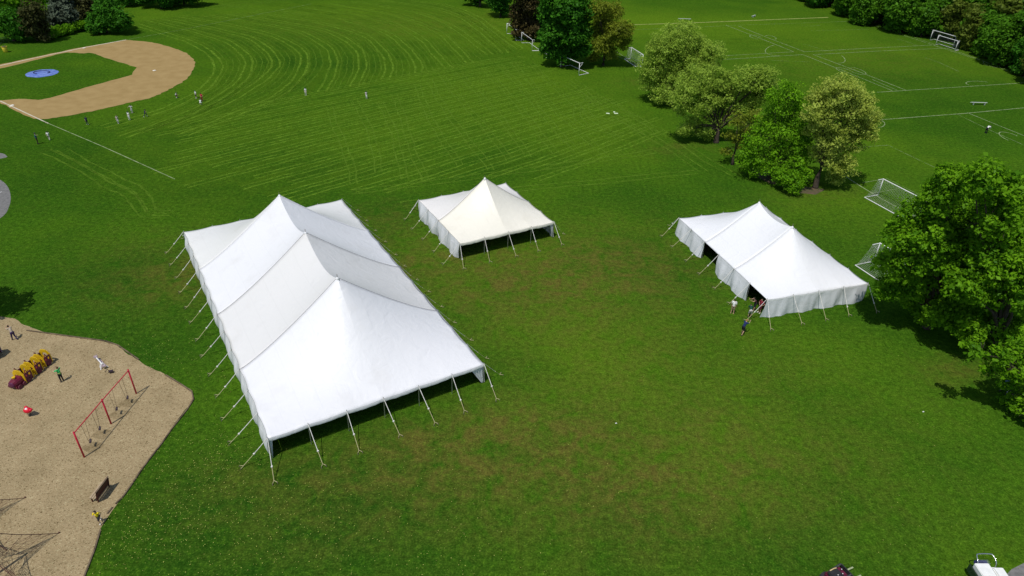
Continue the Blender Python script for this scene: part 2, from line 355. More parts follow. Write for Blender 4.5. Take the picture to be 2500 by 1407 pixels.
def arc(cx, cy, a, b_, t0, t1, w=.13, mi=0, rot=0):
    pts = []
    for k in range(25):
        t = R(t0+(t1-t0)*k/24); x, y = a*math.cos(t), b_*math.sin(t); pts.append((cx+x*math.cos(rot)-y*math.sin(rot), cy+x*math.sin(rot)+y*math.cos(rot)))
    strip_mb(mk, [G(*p) for p in pts], w, .036, .2, mi)
arc(1845, 91, 15, 4, 60, 330, .14, 0, .2); arc(1882, 92, 13, 4, 180, 400, .14, 0, .25); arc(1906, 122, 38, 14, 95, 250, .14, 0, -.1); arc(2040, 142, 24, 11, -60, 70, .14, 0, .3)
arc(2064, 174, 24, 5, 100, 300, .14, 0, .3); arc(2092, 174, 23, 6, -140, 120, .14, 0, .3); arc(2390, 205, 32, 6, 140, 310, .14, 0, .05); arc(1975, 60, 30, 4, 20, 130, .12, 1)
arc(2143, 303, 17, 9, -70, 100, .15, 0); arc(2470, 337, 33, 9, 100, 290, .16, 0, .35); arc(2425, 158, 25, 6, 60, 200, .14, 0, .2)
tag(mk.build('field_markings', [chalk, faint, chalk2, yl]), 'white painted pitch lines and chalk foul lines', kind='structure')

# ------------------------------------------------------------------ playground surface and its timber edging
def chips():
    M = bpy.data.materials.new('wood_chips'); M.use_nodes = True; nt = M.node_tree; L = nt.links; b = nt.nodes['Principled BSDF']; b.inputs['Roughness'].default_value = .95; b.inputs['Specular IOR Level'].default_value = .1
    tc = nt.nodes.new('ShaderNodeTexCoord'); v = nt.nodes.new('ShaderNodeTexVoronoi'); v.inputs['Scale'].default_value = 14; L.new(tc.outputs['Object'], v.inputs['Vector'])
    n = nt.nodes.new('ShaderNodeTexNoise'); n.inputs['Scale'].default_value = .5; n.inputs['Detail'].default_value = 8; L.new(tc.outputs['Object'], n.inputs['Vector'])
    sc = nt.nodes.new('ShaderNodeSeparateColor'); L.new(v.outputs['Color'], sc.inputs[0])
    r = nt.nodes.new('ShaderNodeValToRGB'); L.new(sc.outputs[0], r.inputs[0]); e = r.color_ramp.elements
    e[0].color = (.13, .095, .042, 1); e[1].color = (.42, .36, .21, 1); e[0].position = 0; k = e.new(.12); k.color = (.290, .222, .122, 1); k = e.new(.9); k.color = (.350, .272, .155, 1)
    mx = nt.nodes.new('ShaderNodeMix'); mx.data_type = 'RGBA'; mx.blend_type = 'MULTIPLY'; mx.inputs[0].default_value = .8
    r2 = nt.nodes.new('ShaderNodeValToRGB'); L.new(n.outputs['Fac'], r2.inputs[0]); r2.color_ramp.elements[0].position = .3; r2.color_ramp.elements[0].color = (.8, .78, .72, 1); r2.color_ramp.elements[1].position = .7; r2.color_ramp.elements[1].color = (1.1, 1.08, 1.05, 1)
    L.new(r.outputs[0], mx.inputs[6]); L.new(r2.outputs[0], mx.inputs[7]); L.new(mx.outputs[2], b.inputs['Base Color'])
    bn = nt.nodes.new('ShaderNodeBump'); bn.inputs['Strength'].default_value = .8; bn.inputs['Distance'].default_value = .04; L.new(v.outputs['Distance'], bn.inputs['Height']); L.new(bn.outputs[0], b.inputs['Normal'])
    return M
chip_m = chips()
pb = [(-200, 770), (-60, 768), (0, 773), (35, 780), (60, 795), (120, 815), (200, 826), (250, 832), (285, 843), (345, 888), (400, 914), (440, 938), (468, 956), (472, 976), (455, 1000), (420, 1045), (380, 1100), (350, 1140), (320, 1185), (290, 1228), (262, 1268), (246, 1292), (232, 1340), (207, 1407), (185, 1480), (-100, 1650), (-400, 1500)]
flat('playground_surface', resample([G(*p) for p in pb], .5), .02, chip_m, label='tan wood chip surface of the playground', jag=.09)
tim = mat('timber_edging', (.07, .05, .03), .9, .3, 1.5, col2=(.17, .125, .075))
segs = [[(65, 808), (155, 820), (258, 834)], [(258, 834), (288, 844)], [(288, 844), (340, 880)], [(405, 917), (440, 938), (468, 957)], [(468, 957), (473, 976), (458, 1000)], [(458, 1000), (420, 1048), (398, 1080)], [(398, 1080), (350, 1142), (326, 1178)], [(325, 1180), (300, 1215), (282, 1232)],
        [(275, 1240), (262, 1256)], [(246, 1294), (232, 1342), (207, 1407), (190, 1470)]]
lab = ['dark timber edging along the top side of the playground', 'short timber edging at the first bend of the playground', 'timber edging down the upper right bend of the playground', 'timber edging above the right corner of the playground', 'timber edging round the right corner of the playground', 'timber edging below the right corner of the playground',
       'timber edging between the swings and the bench', 'timber edging right of the brown bench', 'short broken timber edging between bench and yellow shirted child', 'timber edging below the yellow shirted child']
for s, l in zip(segs, lab):
    q = MB(); pts = [G(*p) for p in s]
    for a, b in zip(pts[:-1], pts[1:]):
        n = max(1, round((b-a).length/2.4))
        for k in range(n):
            p0 = a.lerp(b, k/n); p1 = a.lerp(b, (k+1)/n); d = p1-p0; q.box((p0+p1)/2+Vector((0, 0, .05)), (d.length-.03, .10, .10), math.atan2(d.y, d.x))
    tag(q.build('timber_edging', tim), l, 'edging', 'timber edging round the playground')

# ------------------------------------------------------------------ flowers in the turf
def inside(x, y, P):
    c = False
    for a, b in zip(P, P[1:]+P[:1]):
        if (a.y > y) != (b.y > y) and x < (b.x-a.x)*(y-a.y)/(b.y-a.y)+a.x: c = not c
    return c
PB = [G(*p) for p in pb]
def dandelions():
    n = 2300; q = MB(); cl = [(500, 1330, 6), (640, 1280, 7), (430, 1180, 5), (360, 1290, 3), (900, 1360, 8), (380, 870, 3), (470, 1120, 2.5), (560, 1080, 3), (1250, 1370, 8), (1700, 1300, 9), (440, 900, 4), (540, 1140, 2), (300, 800, 6), (1450, 1080, 8), (2250, 1280, 8), (1900, 900, 9), (350, 560, 10), (1050, 1230, 6)]
    vs = []; fs = []
    for i in range(n):
        u, v, s = random.choice(cl[:5]) if random.random() < .45 else random.choice(cl); c = G(u, v); x = c.x+random.gauss(0, s*.75); y = c.y+random.gauss(0, s*.6)
        if inside(x, y, PB): continue
        r = random.uniform(.014, .034); h = random.uniform(.05, .11); k = len(vs)
        for a in range(5): vs.append((x+r*math.cos(a*1.257), y+r*math.sin(a*1.257), h+random.uniform(-.01, .01)))
        vs.append((x, y, h-.035)); fs.append(tuple(k+a for a in range(5)))
        for a in range(5): fs.append((k+(a+1) % 5, k+a, k+5))
    q.add(vs, fs)
    o = q.build('dandelions', mat('dandelion_yellow', (.36, .38, .08), .8, .3, 20)); tag(o, 'yellow and pale dandelions scattered in the grass', kind='stuff')
dandelions()

# ------------------------------------------------------------------ tents
def fabric(key, col, stain=.0):
    M = bpy.data.materials.new(key); M.use_nodes = True; nt = M.node_tree; L = nt.links; b = nt.nodes['Principled BSDF']
    b.inputs['Roughness'].default_value = .45; b.inputs['Specular IOR Level'].default_value = .35
    tc = nt.nodes.new('ShaderNodeTexCoord')
    n = nt.nodes.new('ShaderNodeTexNoise'); n.inputs['Scale'].default_value = .35; n.inputs['Detail'].default_value = 8; n.inputs['Roughness'].default_value = .65; L.new(tc.outputs['Object'], n.inputs['Vector'])
    q = nt.nodes.new('ShaderNodeMapRange'); q.inputs[1].default_value = .55; q.inputs[2].default_value = .8; q.inputs[4].default_value = stain; L.new(n.outputs['Fac'], q.inputs[0])
    mx = nt.nodes.new('ShaderNodeMix'); mx.data_type = 'RGBA'; mx.inputs[6].default_value = (*col, 1); mx.inputs[7].default_value = (col[0]*.72, col[1]*.69, col[2]*.63, 1); L.new(q.outputs[0], mx.inputs[0]); L.new(mx.outputs[2], b.inputs['Base Color'])
    sx = nt.nodes.new('ShaderNodeSeparateXYZ'); L.new(tc.outputs['Object'], sx.inputs[0]); fr = nt.nodes.new('ShaderNodeMath'); fr.operation = 'PINGPONG'; fr.inputs[1].default_value = .76; L.new(sx.outputs[0], fr.inputs[0])
    se = nt.nodes.new('ShaderNodeMapRange'); se.inputs[1].default_value = 0; se.inputs[2].default_value = .045; se.inputs[3].default_value = .10; se.inputs[4].default_value = 0; L.new(fr.outputs[0], se.inputs[0])
    mx2 = nt.nodes.new('ShaderNodeMix'); mx2.data_type = 'RGBA'; mx2.inputs[7].default_value = (col[0]*.6, col[1]*.6, col[2]*.58, 1); L.new(se.outputs[0], mx2.inputs[0]); L.new(mx.outputs[2], mx2.inputs[6]); L.new(mx2.outputs[2], b.inputs['Base Color'])
    n2 = nt.nodes.new('ShaderNodeTexNoise'); n2.inputs['Distortion'].default_value = 1.2; n2.inputs['Scale'].default_value = .8; n2.inputs['Detail'].default_value = 4; L.new(tc.outputs['Object'], n2.inputs['Vector'])
    bn = nt.nodes.new('ShaderNodeBump'); bn.inputs['Strength'].default_value = .6; bn.inputs['Distance'].default_value = .09; L.new(n2.outputs['Fac'], bn.inputs['Height']); L.new(bn.outputs[0], b.inputs['Normal'])
    return M
fab = dict(cool=fabric('vinyl_cool_white', (.715, .712, .715), .3), warm=fabric('vinyl_warm_white', (.665, .655, .635), .3), old=fabric('vinyl_old_white', (.68, .675, .645), .4), cream=fabric('vinyl_cream', (.75, .715, .61), .3),
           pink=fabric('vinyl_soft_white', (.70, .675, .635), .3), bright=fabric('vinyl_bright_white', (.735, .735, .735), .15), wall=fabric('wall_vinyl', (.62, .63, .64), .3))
seam_d = mat('webbing_grey', (.30, .30, .31), .8, .2, 9); seam_l = mat('webbing_white', (.75, .75, .74), .7, .1, 9)
alu = mat('tent_pole_metal', (.45, .45, .46), .35, .1, 8, metal=.8); wood = mat('center_pole_wood', (.32, .24, .15), .7, .2, 6)
strap_w = mat('strap_white', (.62, .60, .55), .8, .15, 12); strap_y = mat('strap_yellowed', (.42, .38, .20), .85, .2, 10); steel = mat('stake_steel', (.25, .2, .16), .6, .3, 20, metal=.5)
EV = 7*FT
def tent(label, ox, oy, yaw, W, L, peaks, hp, sag, tints, walls, side_open_front, stake_l, stake_f, group, seed, dark_seams=(), soft=0.0):
    rnd = random.Random(seed)
    T = thing('pole_tent', label, 'tent', (ox, oy, 0), yaw, group)
    Wm, Lm = W*FT, L*FT; P = [p*FT for p in peaks]
    knots = [0]+P+[Lm]
    def height(x, y):
        u = abs(x-Wm/2)/(Wm/2); u = min(u, 1)
        for i in range(len(knots)-1):
            a, b = knots[i], knots[i+1]
            if y <= b+1e-6 or i == len(knots)-2: break
        t = min(max((y-a)/(b-a), 0), 1)
        if i == 0: B = t**1.38; k = t
        elif i == len(knots)-2: B = (1-t)**1.38; k = 1-t
        else: B = 1-sag*math.sin(math.pi*t)**.8; k = 1-.5*math.sin(math.pi*t)
        if soft and i in (0, len(knots)-2):
            e_ = soft*(1-t if i == 0 else t)**.8; u = (math.sqrt(u*u+e_*e_)-e_)/(math.sqrt(1+e_*e_)-e_)
        A = (1-u)**(1.06+.14*k)
        z = EV+(hp-EV)*A*B
        # edge scallop between side poles
        dx = min(x, Wm-x); dy = min(y, Lm-y)
        sy = abs(math.sin(math.pi*y/(10*FT))); sx = abs(math.sin(math.pi*x/(10*FT)))
        z -= .09*sy*math.exp(-dx/.7)*(dy > .02 or 1)+.09*sx*math.exp(-dy/.7)
        # a soft cap at the very top of each peak
        return z
    nx = 56
    for i in range(len(knots)-1):
        a, b = knots[i], knots[i+1]; ny = max(8, int((b-a)/.38)); q = MB()
        xs = [Wm*(.5-.5*math.cos(math.pi*k/nx)) if False else Wm*k/nx for k in range(nx+1)]
        rows = []
        for j in range(ny+1):
            y = a+(b-a)*j/ny
            row = []
            for k, x in enumerate(xs):
                # the fabric draws in a little between the side poles
                xin = x+((.10*abs(math.sin(math.pi*y/(10*FT)))) if k == 0 else (-.10*abs(math.sin(math.pi*y/(10*FT)))) if k == nx else 0)
                row.append((xin, y, height(x, y)))
            rows.append(row)
        q.grid(rows)
        o = q.build('roof_panel', fab[tints[i]], T, smooth=True, solid=.012)
        bm = bmesh.new(); bm.from_mesh(o.data)
        bmesh.ops.recalc_face_normals(bm, faces=bm.faces)
        mid = [e for e in bm.edges if all(abs(v.co.x-Wm/2) < 1e-4 for v in e.verts)]
        for e in mid: e.smooth = False
        bm.to_mesh(o.data); bm.free()
    # webbing over the seams
    for i, p in enumerate(P):
        q = MB(); pts = [(Wm*k/40, p, height(Wm*k/40, p)+.012) for k in range(41)]; q.tube(pts, .022, 5); q.build('seam_webbing', seam_d if i in dark_seams else seam_l, T)
        q = MB(); q.tube([(Wm/2, p, hp-.25), (Wm/2, p, hp+.04)], [.22, .07], 10); q.build('peak_cap', fab['bright'], T, smooth=True)
        q = MB(); q.tube([(Wm/2, p, 0), (Wm/2, p, hp-.05)], .06, 10); q.tube([(Wm/2, p, hp-.05), (Wm/2, p, hp+.33)], .025, 6, mi=1); q.build('center_pole', [wood, steel], T)
    # valance hanging from the eave
    q = MB()
    def edge(n, f):
        rows = []
        for k in range(n+1):
            x, y, ox_, oy_ = f(k/n); h = height(x, y); d = .26+.035*abs(math.sin(k*.9))+rnd.uniform(-.01, .01)
            rows.append([(x+ox_*.01, y+oy_*.01, h), (x+ox_*.05, y+oy_*.05, h-d*.5), (x+ox_*.03, y+oy_*.03, h-d)])
        q.grid(rows)
    edge(int(W*1.2), lambda t: (Wm*t, 0, 0, -1)); edge(int(W*1.2), lambda t: (Wm*t, Lm, 0, 1));  edge(int(L*1.2), lambda t: (Wm, Lm*t, 1, 0))
    q.build('valance', fab[tints[0]], T, smooth=True)
    # side poles
    spots = [(x*10*FT, 0, 0, -1) for x in range(int(W/10)+1)]+[(x*10*FT, Lm, 0, 1) for x in range(int(W/10)+1)]
    spots += [(0, y*10*FT, -1, 0) for y in range(0, int(L/10)+1)]+[(Wm, y*10*FT, 1, 0) for y in range(0, int(L/10)+1)]
    done = set()
    for x, y, dx, dy in spots:
        if (x, y) not in done:
            done.add((x, y)); q = MB(); ix = .04 if x == 0 else -.04 if x >= Wm-.01 else 0; iy = .04 if y == 0 else -.04 if y >= Lm-.01 else 0
            q.tube([(x+ix, y+iy, 0), (x, y, EV-.02), (x, y, EV+.16)], [.035, .035, .018], 8); q.build('side_pole', alu, T)
        # guy strap down to a driven stake
        dist = (stake_f if dy else stake_l)*FT*rnd.uniform(.94, 1.06)*(.8 if dx > 0 else 1); w = rnd.uniform(-.25, .25)
        if x in (0,) and y in (0,) and dy: w = -.45
        ex, ey = x+dx*dist+(w if dy else 0), y+dy*dist+(w if dx else 0)
        A_ = Vector((x+dx*.03, y+dy*.03, EV+.05)); B_ = Vector((ex, ey, .14)); k1 = rnd.uniform(.55, .74)
        C_ = A_.lerp(B_, k1)-Vector((0, 0, .03)); q = MB()
        th = .5 if dx > 0 else 1
        q.tube([A_, A_.lerp(C_, .5)-Vector((0, 0, .015)), C_], .028*th, 6, mi=0)
        q.tube([C_, B_], .023*th, 6, mi=1); q.box(C_, (.12*th, .12*th, .1*th), rnd.random(), mi=1 if dx > 0 else 0)
        g = q.build('guy_strap', [strap_w, strap_y], T)
        q = MB()
        for sgn in (-1, 1):
            s_ = Vector((ex+dx*.25*abs(sgn)+(dy*.18*sgn), ey+dy*.25+(dx*.18*sgn), 0))
            q.tube([s_+Vector((dx*.08, dy*.08, -.1)), s_+Vector((0, 0, .16))], .022, 6, mi=0); q.tube([B_, s_+Vector((0, 0, .10))], .02, 5, mi=1)
        q.build('stake', [steel, strap_y], g)
    # hanging walls
    for (side, a, b, op) in walls:
        a *= FT; b *= FT; n = max(10, int((b-a)/.14)); rows = []; ph = rnd.uniform(0, 6)
        for k in range(n+1):
            t = a+(b-a)*k/n
            dr_ = .10*abs(math.sin(math.pi*t/(10*FT))); x, y, dx, dy = {'l': (0, t, -1, 0), 'r': (Wm, t, 1, 0), 'f': (t, 0, 0, -1), 'b': (t, Lm, 0, 1)}[side]
            top = height(x, y)-.01; row = []
            per = abs(math.sin(math.pi*t/(10*FT))); end = min(1, min(t-a, b-t)/.8)
            for j in range(9):
                h = j/8
                bow = (op.get('belly', .12)*math.sin(math.pi*h*.9)+op.get('flare', .18)*h*h)*(.25+.75*per)
                fold = (.045*math.sin(t*5.1+ph+h*1.5)+.016*math.sin(t*9.7+ph*2-h*2)+.03*math.sin(t*2.3+h*3))*(h**.6)
                dg = .09*math.sin((t*1.6-h*2.2)*2+ph)*math.exp(-min(t-a, b-t))*h
                o_ = .015+bow+fold+dg-(dr_*(1-h) if dx else 0); z = top*(1-h)+(op.get('lift', .05)+op.get('cut', 0)*(1-per)*.25)*h
                sw = op.get('end', 0)*h*math.exp(-(b-t)/.7) - op.get('start', 0)*h*math.exp(-(t-a)/.7)
                row.append((x+dx*o_+(sw if dy else 0), y+dy*o_+(sw if dx else 0), max(z, .02)))
            rows.append(row)
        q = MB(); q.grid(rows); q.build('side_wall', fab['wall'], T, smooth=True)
    # gathered curtains tied at the posts
    for (x, y, dx, dy, s) in side_open_front:
        x *= FT; y *= FT; q = MB(); rows = []
        for k in range(13):
            a = k/12; row = []
            for j in range(7):
                h = j/6; wdt = s*(1-h*.85); p = a*wdt; row.append((x+dx*p+.05*math.sin(k*1.9)*abs(dy)*1.0, y+dy*p+.05*math.sin(k*1.9)*abs(dx)-.0, (EV-.06)*(1-h)+.06*h))
            rows.append(row)
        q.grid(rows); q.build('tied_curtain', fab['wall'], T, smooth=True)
    return T
tent('largest white pole tent with three peaks, open along its front', -17.81, 37.22, .55, 60, 120, (30, 60, 90), 8.53, .19, ('cool', 'warm', 'cool', 'old'),
     (('l', 0, 120, dict(belly=.28, flare=.0, lift=.1)), ('r', 0, 20, dict(belly=.1, flare=.1)), ('r', 20, 120, dict(belly=.1, flare=.1)), ('b', 0, 60, dict(belly=.1))),
     ((60, .2, -1, 0, 1.3), (.2, .3, .35, 0, .8)), 7, 8, 'white pole tents on the field', 1, (0, 1), .35)
tent('small cream white tent with a single peak, between the two larger tents', -5.95, 67.77, .51, 40, 40, (20,), 6.45, .1, ('cream', 'pink'),
     (('l', 0, 20, dict(belly=.2, flare=.25, lift=.02, start=-.4)), ('l', 20, 40, dict(belly=.3, flare=.2, lift=.02)), ('r', 0, 40, dict(belly=.1, flare=.1)), ('b', 0, 40, dict(belly=.1))),
     ((40, .2, -1, 0, .5),), 6.2, 6.2, 'white pole tents on the field', 2, (0,))
tent('mid sized bright white tent with two peaks and walls, touching the large maple', 25.49, 58.32, .31, 40, 60, (20, 40), 6.45, .15, ('bright', 'bright', 'bright'),
     (('l', 40, 60, dict(belly=.15, flare=.35, lift=.02)), ('l', 10, 30, dict(belly=.2, flare=.3, lift=.02)), ('f', 0, 40, dict(belly=.12, flare=.25, lift=.02, start=.35)), ('r', 0, 60, dict(belly=.1, flare=.1)), ('b', 0, 40, dict(belly=.1))),
     (), 6.2, 6.6, 'white pole tents on the field', 3, (), .35)

# ------------------------------------------------------------------ goals
gwhite = mat('goal_paint', (.74, .74, .72), .45, .08, 6); netm = mat('net_cord', (.42, .44, .40), .9, .15, 30); netd = mat('net_cord_dark', (.12, .13, .12), .9, .2, 30)
def goal(label, P0, P1, R0, h=2.44, top=.9, net=None, standing=True, brace=True, group='portable soccer goals', pr=.06):
    P0, P1, R0 = Vector(P0), Vector(P1), Vector(R0); dep = R0-P0; d = dep.normalized(); R1 = P1+dep; up = Vector((0, 0, h)); z = Vector((0, 0, pr))
    T = thing('soccer_goal', label, 'goal', P0, 0, group); o = P0
    if standing:
        for p in (P0, P1): q = MB(); q.tube([p-o, p-o+up], pr, 8); q.build('post', gwhite, T, smooth=True)
        q = MB(); q.tube([P0-o+up-(P1-P0).normalized()*pr, P1-o+up+(P1-P0).normalized()*pr], pr, 8); q.build('crossbar', gwhite, T)
        q = MB()
        for p in (P0, P1): q.tube([p-o+up, p-o+up+d*top], pr*.7, 6)
        if brace:
            for p in (P0, P1): q.tube([p-o+up+d*top, p-o+up*.62], pr*.5, 6)
        q.build('top_support', gwhite, T)
    q = MB(); q.tube([P0-o+z, R0-o+z, R1-o+z, P1-o+z], pr*.9, 8); q.build('ground_frame', gwhite, T)
    if net and standing:
        q = MB(); w = .016; n = 34; W = (P1-P0); base = R0-o+z; tp = P0-o+up+d*top; mid = 12
        def pt(a, b): # a across, b from crossbar back and down
            if b < .25: p = (P0-o+up).lerp(tp, b/.25)
            else: t = (b-.25)/.75; p = tp.lerp(base, t)-Vector((0, 0, .35*math.sin(math.pi*t)))+d*(-.25*math.sin(math.pi*t))
            return p+W*a
        def seg(a, b):
            e = (b-a); s = e.cross(Vector((0.3, .2, 1))).normalized()*w/2; q.add([a-s, a+s, b+s, b-s], [(0, 1, 2, 3)])
        for i in range(n+1):
            for j in range(mid): seg(pt(i/n, j/mid), pt(i/n, (j+1)/mid))
        for j in range(mid*2+1):
            for i in range(0, n, 2): seg(pt(i/n, j/(mid*2)), pt((i+2)/n, j/(mid*2)))
        for a in (0, 1):              # side nets
            for i in range(8):
                t = i/8; A_ = (P0-o+up).lerp(tp, t)+W*a; seg(A_, (P0-o+z).lerp(base, t)+W*a)
            for k in range(1, 8): t = k/8; seg((P0-o)+up*(1-t)+W*a, pt(a, .25+.75*t))
        q.build('net', net, T)
    return T
goal('netted soccer goal standing just left of the large maple', G(2143.2, 477.2), G(2250, 534.4), G(2110.4, 483), top=.9, net=netm)
A = G(2087.5, 648.7); w_ = G(2250, 534.4)-G(2143.2, 477.2); dp = (G(2110.4, 483)-G(2143.2, 477.2))*1.15
goal('netted soccer goal half hidden in the large maple, behind the two peaked tent', A-dp, A-dp+w_, A, top=1.1, net=netm)
goal('bare goal frame in front of the big dark maple, nearest of those by the trees', G(1368.7, 164), G(1413, 184.5), G(1392, 159.7), top=.9)
goal('goal frame standing farthest back beside the reddish brown tree', G(1237.3, 83), G(1259, 99), G(1256, 82.8), top=.8)
goal('goal frame standing in the shade behind the flat ones', G(1273, 105.5), G(1298.7, 124.8), G(1293, 105.2), top=.5, pr=.045)
goal('white goal ground frame lying flat left of the big dark maple', G(1298.7, 124.8), G(1331, 142.5), G(1317.5, 124), standing=False)
goal('netted goal behind the leftmost willow', G(1539, 144), G(1567, 162.5), G(1524, 145), top=.8, net=netm)
ga = goal('smaller goal of the nested pair at the edge of the woods', G(2284, 110), G(2331, 125), G(2293, 108.5), h=2.3, top=.7, net=netd)
goal('taller goal behind the other of the nested pair at the woods', G(2270, 99), G(2326, 115.5), G(2281, 97), h=2.5, top=.7, net=netd)
goal('goal cut by the right frame edge below the woods', G(2461, 159), G(2512, 176), G(2470, 156), h=2.44, top=.7, net=netd)

# ------------------------------------------------------------------ small field things
q = MB(); c = G(103, 180); pts = [(2.75*math.cos(k/36*6.2832), 2.75*math.sin(k/36*6.2832)) for k in range(36)]
rows = [[(r*x/2.75*(1+.02*math.sin(7*k)), r*y/2.75*(1+.02*math.sin(5*k)), .16*max(0, 1-(r/2.4)**2)+.035+.02*math.sin(k*1.3+r*4)) for k, (x, y) in enumerate(pts+pts[:1])] for r in (.02, .6, 1.2, 1.7, 2.1, 2.5, 2.75)]
q.grid(rows); tp_ = mat('tarp_blue', (.075, .13, .42), .55, .2, 1.6, col2=(.17, .24, .50), bump=.6, detail=8)
t = q.build('mound_tarp', tp_, None, smooth=True); t.location = (c.x, c.y, .032); tag(t, 'round blue tarp covering the pitcher mound', 'tarp')
q = MB(); q.tube([(1.45*math.cos(R(k*12-20))-.1, 1.05*math.sin(R(k*12-20))+.1, .19-.02*abs(math.sin(k))) for k in range(24)], .09, 6); q.build('sand_roll', mat('tarp_dark', (.02, .025, .09), .7, .2, 8), t)
bw = mat('base_canvas', (.72, .68, .58), .8, .1, 8)
for u, v, l in ((205, 118, 'white base on the far foul line'), (377, 173, 'white base at second, in the middle of the dirt'), (30, 258, 'white base beside the near foul line')):
    c = G(u, v, .03); q = MB(); s = .24
    q.add([(x*s*k, y*s*k, z) for k, z in ((1, 0), (1, .07), (.86, .1)) for x, y in ((-1, -1), (1, -1), (1, 1), (-1, 1))], [(i*4+j, i*4+(j+1) % 4, (i+1)*4+(j+1) % 4, (i+1)*4+j) for i in range(2) for j in range(4)]+[(8, 9, 10, 11)])
    o = q.build('base', bw); o.location = c; o.rotation_euler = (0, 0, R(60)); tag(o, l, 'base', 'baseball bases')
mkm = mat('marker_plastic', (.62, .70, .50), .5, .1, 8)
for u, v, a, l in ((1484, 277.5, 1.3, 'leftmost of three pale flat markers lying in the grass'), (1499.5, 274, .7, 'small middle one of three pale flat markers in the grass'), (1504, 277.5, 1.4, 'rightmost of three pale flat markers lying in the grass')):
    q = MB(); w2 = .24*a; q.add([(x, y, z) for z, k in ((.01, 1), (.06, .9)) for x, y in ((-w2*k, -.18*k), (w2*k, -.18*k), (w2*k, .18*k), (-w2*k, .18*k))], [(0, 1, 5, 4), (1, 2, 6, 5), (2, 3, 7, 6), (3, 0, 4, 7), (4, 5, 6, 7)])
    o = q.build('field_marker', mkm); o.location = G(u, v); o.rotation_euler = (0, 0, random.uniform(-.3, .3)); tag(o, l, 'marker', 'pale markers in the grass')
bgy = mat('bench_metal', (.42, .46, .40), .5, .15, 6)
for u, v, L_, rz, l in ((1671, 50, 3.4, .0, 'backless bench behind the leftmost willow, beyond the pale touchline'), (1840, 42, 1.9, .9, 'short angled bench beyond the far touchline'), (2389, 256, 3.0, .02, 'pale backless bench near the right frame edge, between two white lines'), (1588, -2, 4, .0, 'bench at the very top edge of the far pitch')):
    T = thing('bench', l, 'bench', G(u, v), rz, 'benches round the far pitches'); q = MB(); q.box((0, 0, .43), (L_, .3, .05)); q.box((0, .34, .30), (L_, .14, .04)); q.build('seat', bgy, T)
    for s in (-1, 1): q = MB(); q.box((s*L_*.36, 0, .2), (.06, .4, .4)); q.build('leg', bgy, T)
# yellow bin
T = thing('litter_bin', 'yellow barrel litter bin left of the infield', 'bin', G(14.5, 128)); ym = mat('bin_yellow', (.62, .50, .04), .45, .1, 5)
q = MB(); q.tube([(0, 0, 0), (0, 0, .3), (0, 0, .62), (0, 0, 1.15)], [.36, .43, .46, .52], 16); q.build('barrel', ym, T, smooth=True)
q = MB(); q.tube([(0, 0, 1.13), (0, 0, 1.2)], [.56, .56], 16); q.build('rim', ym, T); q = MB(); q.tube([(0, 0, 1.205), (0, 0, 1.215)], .47, 16); q.build('opening', mat('bin_dark', (.03, .03, .03), .8), T)
# chain link fence
T = thing('chain_link_fence', 'low chain link fence in front of the dark trees beyond the infield', 'fence', G(0, 108)); o_ = G(0, 108); fpts = [G(-60, 122), G(0, 108), G(60, 95), G(120, 84), G(190, 70)]
fm = mat('fence_metal', (.30, .32, .30), .5, .1, 5, metal=.4); q = MB(); q.tube([p-o_+Vector((0, 0, 1.15)) for p in fpts], .05, 6); q.build('top_rail', fm, T)
for p in resample(fpts, 3.0): q = MB(); q.tube([p-o_, p-o_+Vector((0, 0, 1.2))], .045, 6); q.build('post', fm, T)
q = MB(); rs = resample(fpts, .3)
for a, b in zip(rs[:-3], rs[3:]):
    for s in (0, 1):
        a2 = a-o_+Vector((0, 0, 1.12*s)); b2 = b-o_+Vector((0, 0, 1.12*(1-s))); q.add([a2, a2+Vector((.0, 0, .02)), b2+Vector((0, 0, .02)), b2], [(0, 1, 2, 3)])
q.build('mesh', fm, T)
# litter scraps of white paper on the turf
pm = mat('paper', (.7, .7, .66), .9)
for u, v, l in ((1504, 1034, 'scrap of white paper below the field centre'), (2254, 1006, 'tiny white scrap in the grass right of centre')):
    q = MB(); q.add([(-.15, -.06, .02), (.05, -.08, .06), (.17, .0, .03), (.04, .09, .08), (-.1, .07, .02), (-.02, 0, .10)], [(0, 1, 5), (1, 2, 5), (2, 3, 5), (3, 4, 5), (4, 0, 5)]); o = q.build('paper_scrap', pm); o.location = G(u, v); o.scale = (.6, .6, .6); tag(o, l, 'litter', 'white scraps in the grass')

# ------------------------------------------------------------------ trees
def leaf_mat(key, c1, c2, trans=.25):
    if key in _m: return _m[key]
    M = bpy.data.materials.new(key); M.use_nodes = True; nt = M.node_tree; L = nt.links; nt.nodes.remove(nt.nodes['Principled BSDF']); out = nt.nodes['Material Output']
    at = nt.nodes.new('ShaderNodeAttribute'); at.attribute_name = 'tint'
    r = nt.nodes.new('ShaderNodeMix'); r.data_type = 'RGBA'; r.inputs[6].default_value = (*c1, 1); r.inputs[7].default_value = (*c2, 1); L.new(at.outputs['Fac'], r.inputs[0])
    d = nt.nodes.new('ShaderNodeBsdfDiffuse'); t = nt.nodes.new('ShaderNodeBsdfTranslucent'); g = nt.nodes.new('ShaderNodeBsdfGlossy'); g.inputs['Roughness'].default_value = .45; g.inputs['Color'].default_value = (.5, .55, .5, 1)
    L.new(r.outputs[2], d.inputs[0]); L.new(r.outputs[2], t.inputs[0])
    m1 = nt.nodes.new('ShaderNodeMixShader'); m1.inputs[0].default_value = trans; L.new(d.outputs[0], m1.inputs[1]); L.new(t.outputs[0], m1.inputs[2])
    m2 = nt.nodes.new('ShaderNodeMixShader'); m2.inputs[0].default_value = .006; L.new(m1.outputs[0], m2.inputs[1]); L.new(g.outputs[0], m2.inputs[2]); L.new(m2.outputs[0], out.inputs[0])
    _m[key] = M; return M
